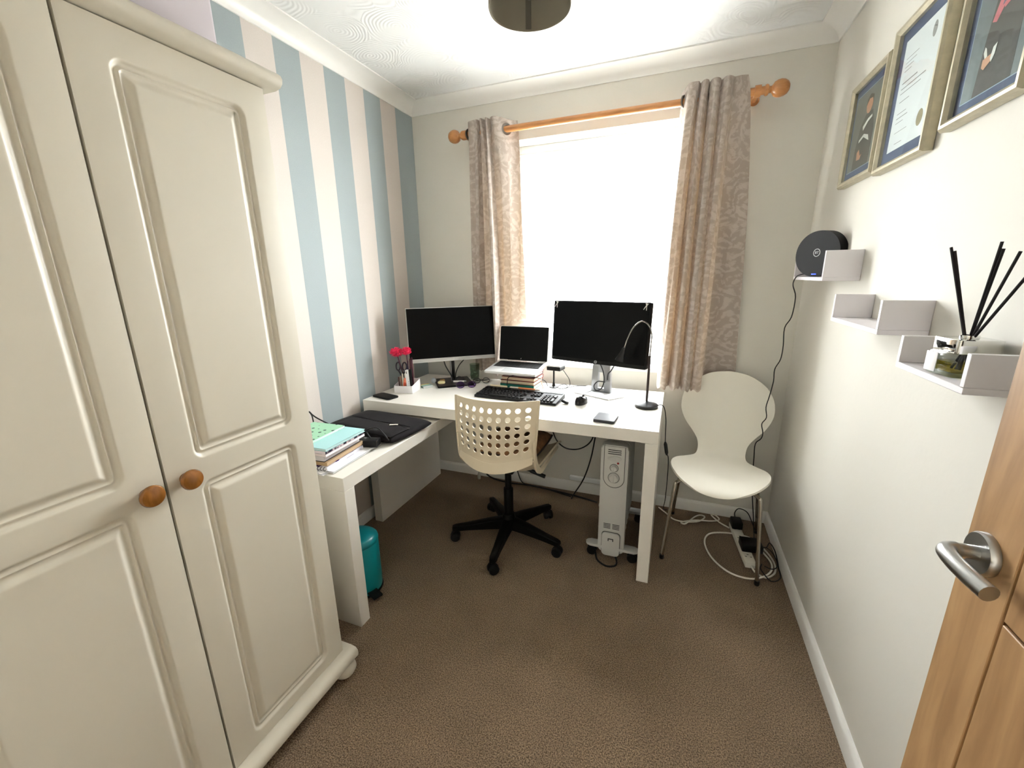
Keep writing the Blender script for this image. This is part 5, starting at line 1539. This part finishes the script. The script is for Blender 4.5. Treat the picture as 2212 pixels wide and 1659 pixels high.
# ================================================================== three small ledge shelves
shelf_m = mat('white_shelf_foil', (222, 218, 221), 0.4)
shelf_lilac = mat('pale_grey_shelf_edge', (226, 222, 226), 0.45)
def ledge(label, ya, yb, z0, z1, xf, t=0.012):
    root = thing('ledge_shelf', label, 'shelf', (XW - 0.05, (ya + yb) / 2, z0), group='white ledge shelves')
    x1_ = XW - 0.0005
    B().box(xf, x1_, yb, ya, z0, z0 + t, 0.0008, 1).build('base_board', shelf_m, root)
    B().box(xf, x1_, ya - t, ya, z0 + t + 0.0002, z1, 0.0008, 1).build('upright', shelf_m, root)
    B().box(xf, x1_, yb, yb + t, z0 + t + 0.0002, z1, 0.0008, 1).build('upright', shelf_m, root)
    return root
ledge('largest white ledge shelf holding the black router', -0.300, -0.700, 1.328, 1.428, 2.040)
ledge('middle white ledge shelf standing empty', -0.833, -1.178, 1.207, 1.290, 2.046)
ledge('smallest white ledge shelf holding the reed diffuser', -1.296, -1.540, 1.152, 1.222, 2.048)

# router
rt = thing('broadband_router', 'black rounded broadband router leaning in the largest ledge shelf', 'router', (2.085, -0.47, 1.3405))
rc = Vector((2.083, -0.465, 1.3415 + 0.084)); rx = Vector((0.11, -0.17, 0)).normalized()
rz = Vector((rx.y, -rx.x, 0)); rz = rz if rz.y < 0 else -rz
M = FR(rc, rx if True else rx, z=rz)
if (M @ Vector((0, 1, 0)) - rc).z < 0:
    M = FR(rc, -rx, z=rz)
def sup_el(w, h, n=56, e=2.05):
    pts = []
    for k in range(n):
        a = 2 * PI * k / n
        c_, s_ = math.cos(a), math.sin(a)
        pts.append((w / 2 * math.copysign(abs(c_) ** (2 / e), c_), h / 2 * math.copysign(abs(s_) ** (2 / e), s_)))
    return pts
rb = B().prism(sup_el(0.188, 0.168), -0.018, 0.018, M=M, bev=0.009, seg=4).build('case', mat('matt_black_router', (8, 8, 9), 0.55, spec=0.25), rt)
B().lathe([(0.0125, 0.0182), (0.0145, 0.0182), (0.0145, 0.0190), (0.0125, 0.0190), (0.0125, 0.0182)], seg=28, M=M @ T(0.0, 0.004, 0)).build('logo_ring', logo_m, rb)
text_part('logo_letters', 'BT', 0.0135, M @ T(0, 0.004, 0.0185), logo_m, rb)
B().box(-0.010, 0.010, -0.0765, -0.0735, 0.0165, 0.0186, 0.0006, M=M).build('status_light', mat('blue_led', (30, 50, 255), 0.3, emit=((40, 60, 255), 3.0)), rb)
cable('router_cable', 'thin black router cable zigzagging down the corner behind the white chair',
      [(2.055, -0.415, 1.352), (2.034, -0.395, 1.345), (2.031, -0.36, 1.325), (2.050, -0.27, 1.30), (2.080, -0.20, 1.25), (2.083, -0.17, 1.16), (2.066, -0.15, 1.105), (2.073, -0.14, 1.02), (2.068, -0.15, 0.955), (2.050, -0.15, 0.905), (2.052, -0.15, 0.845), (2.040, -0.17, 0.775), (2.030, -0.18, 0.72), (2.036, -0.19, 0.670), (2.020, -0.19, 0.635), (2.030, -0.19, 0.59), (2.028, -0.18, 0.555), (2.008, -0.17, 0.52), (2.012, -0.16, 0.44), (2.020, -0.15, 0.33), (2.032, -0.14, 0.22), (2.045, -0.16, 0.12), (2.050, -0.22, 0.03), (2.052, -0.27, 0.008)], 0.0024, cab, n=4)

# reed diffuser
df_ = thing('reed_diffuser', 'square glass reed diffuser with chrome collar and black reeds', 'diffuser', (2.096, -1.425, 1.1645))
dM = T(2.096, -1.425, 1.1645) @ RZ(0.12)
gls = clear_mat('thick_clear_glass', (236, 242, 236))
B().prism(rrect(0.074, 0.074, 0.008, 4), 0.0005, 0.044, M=dM, bev=0.002).build('glass_body', gls, df_)
B().prism(rrect(0.062, 0.062, 0.006, 4), 0.008, 0.026, M=dM, bev=0.001).build('scented_oil', clear_mat('yellow_oil', (226, 212, 120)), df_)
B().prism(rrect(0.070, 0.070, 0.008, 4), 0.0442, 0.070, M=dM, bev=0.0015).build('chrome_collar', mat('polished_chrome', (222, 222, 218), 0.06, 1.0), df_)
B().lathe([(0, 0.0702), (0.014, 0.0702), (0.014, 0.076), (0.010, 0.076), (0.010, 0.0712), (0, 0.0712)], seg=24, M=dM).build('neck', mat('polished_chrome', (222, 222, 218), 0.06, 1.0), df_)
B().box(-0.0395, -0.0380, 0.004, 0.034, 0.004, 0.041, 0.0005, M=dM).build('label_tag', card_w, df_)
reed = mat('black_reed', (24, 16, 18), 0.8)
for (dx_, dy_, h_) in ((-0.030, 0.050, 0.235), (-0.026, 0.045, 0.228), (0.004, -0.012, 0.240), (0.006, -0.016, 0.228), (0.010, -0.045, 0.222), (0.000, -0.098, 0.205)):
    b = B()
    b.tube([dM @ Vector((-dx_ * 0.10, -dy_ * 0.25, 0.009)), dM @ Vector((dx_ * 0.15, dy_ * 0.12, 0.074)), dM @ Vector((dx_, dy_, h_))], 0.0024, 8)
    b.build('reed', reed, df_)

# ================================================================== oak door at the right
dr = D.objects.new('door_1', None); COL.objects.link(dr); dr['kind'] = 'structure'
dr.location = (1.967, -2.19, 0.006); ORG[dr.name] = Vector(dr.location)
DXF, DYE, DYH = 1.95, -1.812, -2.572
gr_y = [-1.897, -2.487]
edges_ = [DYE, gr_y[0] + 0.002, gr_y[0] - 0.002, gr_y[1] + 0.002, gr_y[1] - 0.002, DYH]
B().box(DXF + 0.004, DXF + 0.035, DYH, DYE, 0.006, 1.987, 0.001, 1).build('door_core', wood('dark_groove_oak', (92, 58, 24), (112, 74, 34), (7, 7, 0.9), 0.6), dr)
for a, c_ in ((DYE, gr_y[0] + 0.002), (gr_y[0] - 0.002, gr_y[1] + 0.002), (gr_y[1] - 0.002, DYH)):
    if abs(a - c_) > 0.4:
        zz_ = [0.006, 0.48, 0.976, 1.472, 1.987]
        for z0, z1 in zip(zz_, zz_[1:]):
            B().box(DXF, DXF + 0.0042, c_, a, z0 + 0.002, z1 - 0.002, 0.001, 1).build('door_panel', oak, dr)
    else:
        B().box(DXF, DXF + 0.0042, c_, a, 0.006, 1.987, 0.001, 1).build('door_stile', oak, dr)
satin = mat('satin_chrome', (176, 176, 174), 0.28, 1.0)
hz, hy = 1.030, -1.850
ro_ = B().lathe([(0, 0), (0.026, 0), (0.026, 0.006), (0.024, 0.009), (0, 0.009)], seg=36, M=FR((DXF - 0.0002, hy, hz), (0, 1, 0), z=(-1, 0, 0))).build('handle_rose', satin, dr)
lev = spline([(DXF - 0.008, hy, hz), (DXF - 0.026, hy, hz), (DXF - 0.035, hy - 0.002, hz), (DXF - 0.041, hy - 0.010, hz), (DXF - 0.042, hy - 0.030, hz - 0.001), (DXF - 0.040, hy - 0.055, hz - 0.002), (DXF - 0.036, hy - 0.078, hz - 0.003)], 6)
B().tube(lev, [0.0085] * 7 + [0.0095] * (len(lev) - 7), 16).build('lever', satin, dr)

# ================================================================== pendant lamp
lx, ly = 1.115, -1.063
pn = thing('pendant_lamp', 'taupe drum shade pendant lamp hanging from the ceiling', 'pendant lamp', (lx, ly, 2.12))
shade_o = mat('taupe_shade_fabric', (128, 121, 104), 0.85, bump=(500, 0.15, 0.0008))
b = B()
b.lathe([(0.1180, 2.125), (0.1195, 2.121), (0.1210, 2.125), (0.1210, 2.290), (0.1195, 2.294), (0.1180, 2.290), (0.1180, 2.125)], c=(lx, ly, 0), seg=64)
b.build('shade', shade_o, pn, smooth=50)
B().box(-0.009, 0.009, 0.1165, 0.1178, 2.127, 2.288, M=T(lx, ly, 0) @ RZ(0.36)).build('shade_seam', mat('darker_taupe_seam', (92, 88, 78), 0.85), pn)
b = B()
for k in range(3):
    a = 2 * PI * k / 3 + 0.5
    b.rod((lx + 0.022 * math.cos(a), ly + 0.022 * math.sin(a), 2.262), (lx + 0.1175 * math.cos(a), ly + 0.1175 * math.sin(a), 2.285), 0.0018, seg=6)
b.lathe([(0.020, 2.259), (0.024, 2.259), (0.024, 2.265), (0.020, 2.265), (0.020, 2.259)], c=(lx, ly, 0), seg=24)
b.build('shade_carrier', upvc, pn)
B().lathe([(0, 2.345), (0.006, 2.345), (0.006, 2.30), (0.018, 2.295), (0.0195, 2.250), (0.017, 2.244), (0, 2.244)], c=(lx, ly, 0), seg=24).build('lamp_holder', upvc, pn)
B().lathe([(0, 2.147), (0.010, 2.148), (0.021, 2.155), (0.028, 2.168), (0.029, 2.183), (0.024, 2.205), (0.014, 2.228), (0.012, 2.244), (0, 2.244)], c=(lx, ly, 0), seg=28).build('bulb', mat('pearl_bulb_glass', (228, 228, 232), 0.12, spec=0.8), pn)
B().lathe([(0, RH - 0.0005), (0.042, RH - 0.0005), (0.042, RH - 0.010), (0.030, RH - 0.022), (0.008, RH - 0.026), (0, RH - 0.026)], c=(lx, ly, 0), seg=28).build('ceiling_rose', upvc, pn)

# ================================================================== floor clutter under and beside the desk
strip_m = mat('white_socket_plastic', (232, 228, 216), 0.4)
es = thing('extension_socket', 'white four-way extension socket on the carpet under the white chair', 'extension socket', (1.985, -0.28, 0))
a0, a1 = Vector((2.004, -0.462, 0)), Vector((1.968, -0.108, 0))
sd = (a1 - a0).normalized(); MSK = FR(a0, sd, z=(0, 0, 1))
ln_ = (a1 - a0).length
B().box(0, ln_, -0.024, 0.024, 0.0008, 0.030, 0.004, M=MSK).build('housing', strip_m, es)
for k in range(4):
    for (u, v) in ((0.0, 0.009), (-0.011, -0.007), (0.011, -0.007)):
        B().box(0.055 + k * 0.078 + v - 0.002, 0.055 + k * 0.078 + v + 0.002, u - 0.004, u + 0.004, 0.0300, 0.0304, M=MSK).build('socket_slot', slot_m, es)
B().tube(spline([a0 + Vector((0.002, -0.002, 0.014)), (2.02, -0.50, 0.010), (2.06, -0.515, 0.006), (2.105, -0.46, 0.006), (2.112, -0.37, 0.006), (2.08, -0.27, 0.006), (2.03, -0.20, 0.006), (1.93, -0.195, 0.006), (1.84, -0.235, 0.006), (1.812, -0.33, 0.006), (1.84, -0.45, 0.006), (1.91, -0.535, 0.006), (2.00, -0.545, 0.006), (2.075, -0.49, 0.0135), (2.098, -0.40, 0.0135), (2.06, -0.29, 0.0135)], 8), 0.0042, 8).build('lead', strip_m, es)
cable('white_cable', 'white mains cable looping on the carpet between desk leg and extension socket',
      [(1.575, -0.045, 0.005), (1.62, -0.10, 0.005), (1.66, -0.150, 0.005), (1.72, -0.155, 0.005), (1.79, -0.125, 0.005), (1.825, -0.07, 0.0055), (1.805, -0.055, 0.006), (1.77, -0.10, 0.0135), (1.72, -0.19, 0.0135), (1.70, -0.18, 0.0135), (1.77, -0.135, 0.0135), (1.86, -0.10, 0.006), (1.90, -0.07, 0.006), (1.885, -0.030, 0.006), (1.86, -0.045, 0.0135), (1.90, -0.10, 0.006), (1.945, -0.14, 0.006)], 0.0040, strip_m)
pg1 = thing('plug_adapter', 'black plug adapter at the wall end of the extension socket', 'plug', tuple(MSK @ Vector((ln_ - 0.055, 0, 0.03))))
B().box(ln_ - 0.080, ln_ - 0.012, -0.026, 0.026, 0.0306, 0.072, 0.006, M=MSK).build('plug_body', blk, pg1)
B().tube(spline([MSK @ Vector((ln_ - 0.016, 0, 0.060)), MSK @ Vector((ln_ + 0.004, 0, 0.085)), MSK @ Vector((ln_ + 0.010, -0.02, 0.108)), MSK @ Vector((ln_ + 0.0, -0.06, 0.095)), MSK @ Vector((ln_ - 0.03, -0.085, 0.045)), MSK @ Vector((ln_ - 0.06, -0.098, 0.010))], 8), 0.0026, 8).build('cord', cab, pg1)
pg2 = thing('plug_adapter', 'larger black power adapter lying across the middle of the extension socket', 'plug', tuple(MSK @ Vector((0.12, 0, 0.03))))
B().box(0.080, 0.160, -0.072, 0.022, 0.0306, 0.070, 0.006, M=MSK).build('plug_body', blk, pg2)
B().tube(spline([MSK @ Vector((0.12, -0.066, 0.05)), (2.085, -0.33, 0.045), (2.105, -0.30, 0.055), (2.118, -0.36, 0.050), (2.121, -0.44, 0.020), (2.118, -0.50, 0.007), (2.075, -0.535, 0.008), (2.04, -0.49, 0.026), (2.05, -0.45, 0.027)], 8), 0.0026, 8).build('cord', cab, pg2)
cable('black_cable', 'thin black cable loop lying against the skirting beside the extension socket', [(2.06, -0.33, 0.024), (2.088, -0.30, 0.026), (2.112, -0.33, 0.026), (2.122, -0.40, 0.022), (2.110, -0.45, 0.024), (2.085, -0.470, 0.025), (2.060, -0.455, 0.024)], 0.0022, cab)

# cables and trunking along the back wall under the desk
cable('floor_cable', 'black cable lying along the foot of the wall under the desk', [(0.42, -0.030, 0.050), (0.47, -0.035, 0.012), (0.60, -0.055, 0.006), (0.77, -0.045, 0.006), (0.94, -0.062, 0.006), (1.10, -0.085, 0.006), (1.22, -0.115, 0.006)], 0.0055, cab, group='black cables under the desk')
cable('floor_cable', 'thin black cable dropping behind the chair column to the floor', [(0.66, -0.040, 0.16), (0.675, -0.042, 0.08), (0.71, -0.05, 0.02), (0.78, -0.06, 0.016), (0.90, -0.075, 0.014), (1.05, -0.10, 0.006)], 0.0034, cab, group='black cables under the desk')
cable('floor_cable', 'slack black cable swagging under the right half of the desk', [(0.93, -0.158, 0.50), (0.965, -0.150, 0.40), (1.02, -0.145, 0.352), (1.09, -0.140, 0.350), (1.15, -0.142, 0.385), (1.185, -0.150, 0.440), (1.19, -0.158, 0.50)], 0.0040, cab, group='black cables under the desk')
cable('floor_cable', 'black cable falling from the desk to the floor left of the heater', [(1.205, -0.158, 0.50), (1.195, -0.150, 0.42), (1.175, -0.140, 0.30), (1.135, -0.130, 0.16), (1.075, -0.12, 0.04), (1.06, -0.125, 0.0055)], 0.0040, cab, group='black cables under the desk')
tk = thing('cable_trunking', 'short white cable trunking on the wall left of the heater', 'cable trunking', (1.13, -0.001, 0.085))
B().box(1.02, 1.26, -0.022, -0.0005, 0.078, 0.110, 0.008, 3).build('cover', upvc, tk)
B().box(1.26, 1.268, -0.024, -0.0005, 0.076, 0.112, 0.002).build('end_cap', upvc, tk)
cd = thing('acorn_tassel', 'pale hanging string with acorn tassel under the desk', 'tassel', (0.445, -0.19, 0.05))
B().rod((0.446, -0.170, 0.48), (0.446, -0.170, 0.110), 0.0012, seg=6).build('cord_line', mat('pale_cord', (150, 146, 128), 0.7), cd)
B().lathe([(0, 0.055), (0.010, 0.062), (0.012, 0.078), (0.009, 0.094), (0.004, 0.110), (0, 0.112)], c=(0.446, -0.170, 0), seg=16).build('acorn', mat('clear_acorn_plastic', (190, 188, 172), 0.2, trans=0.3), cd)
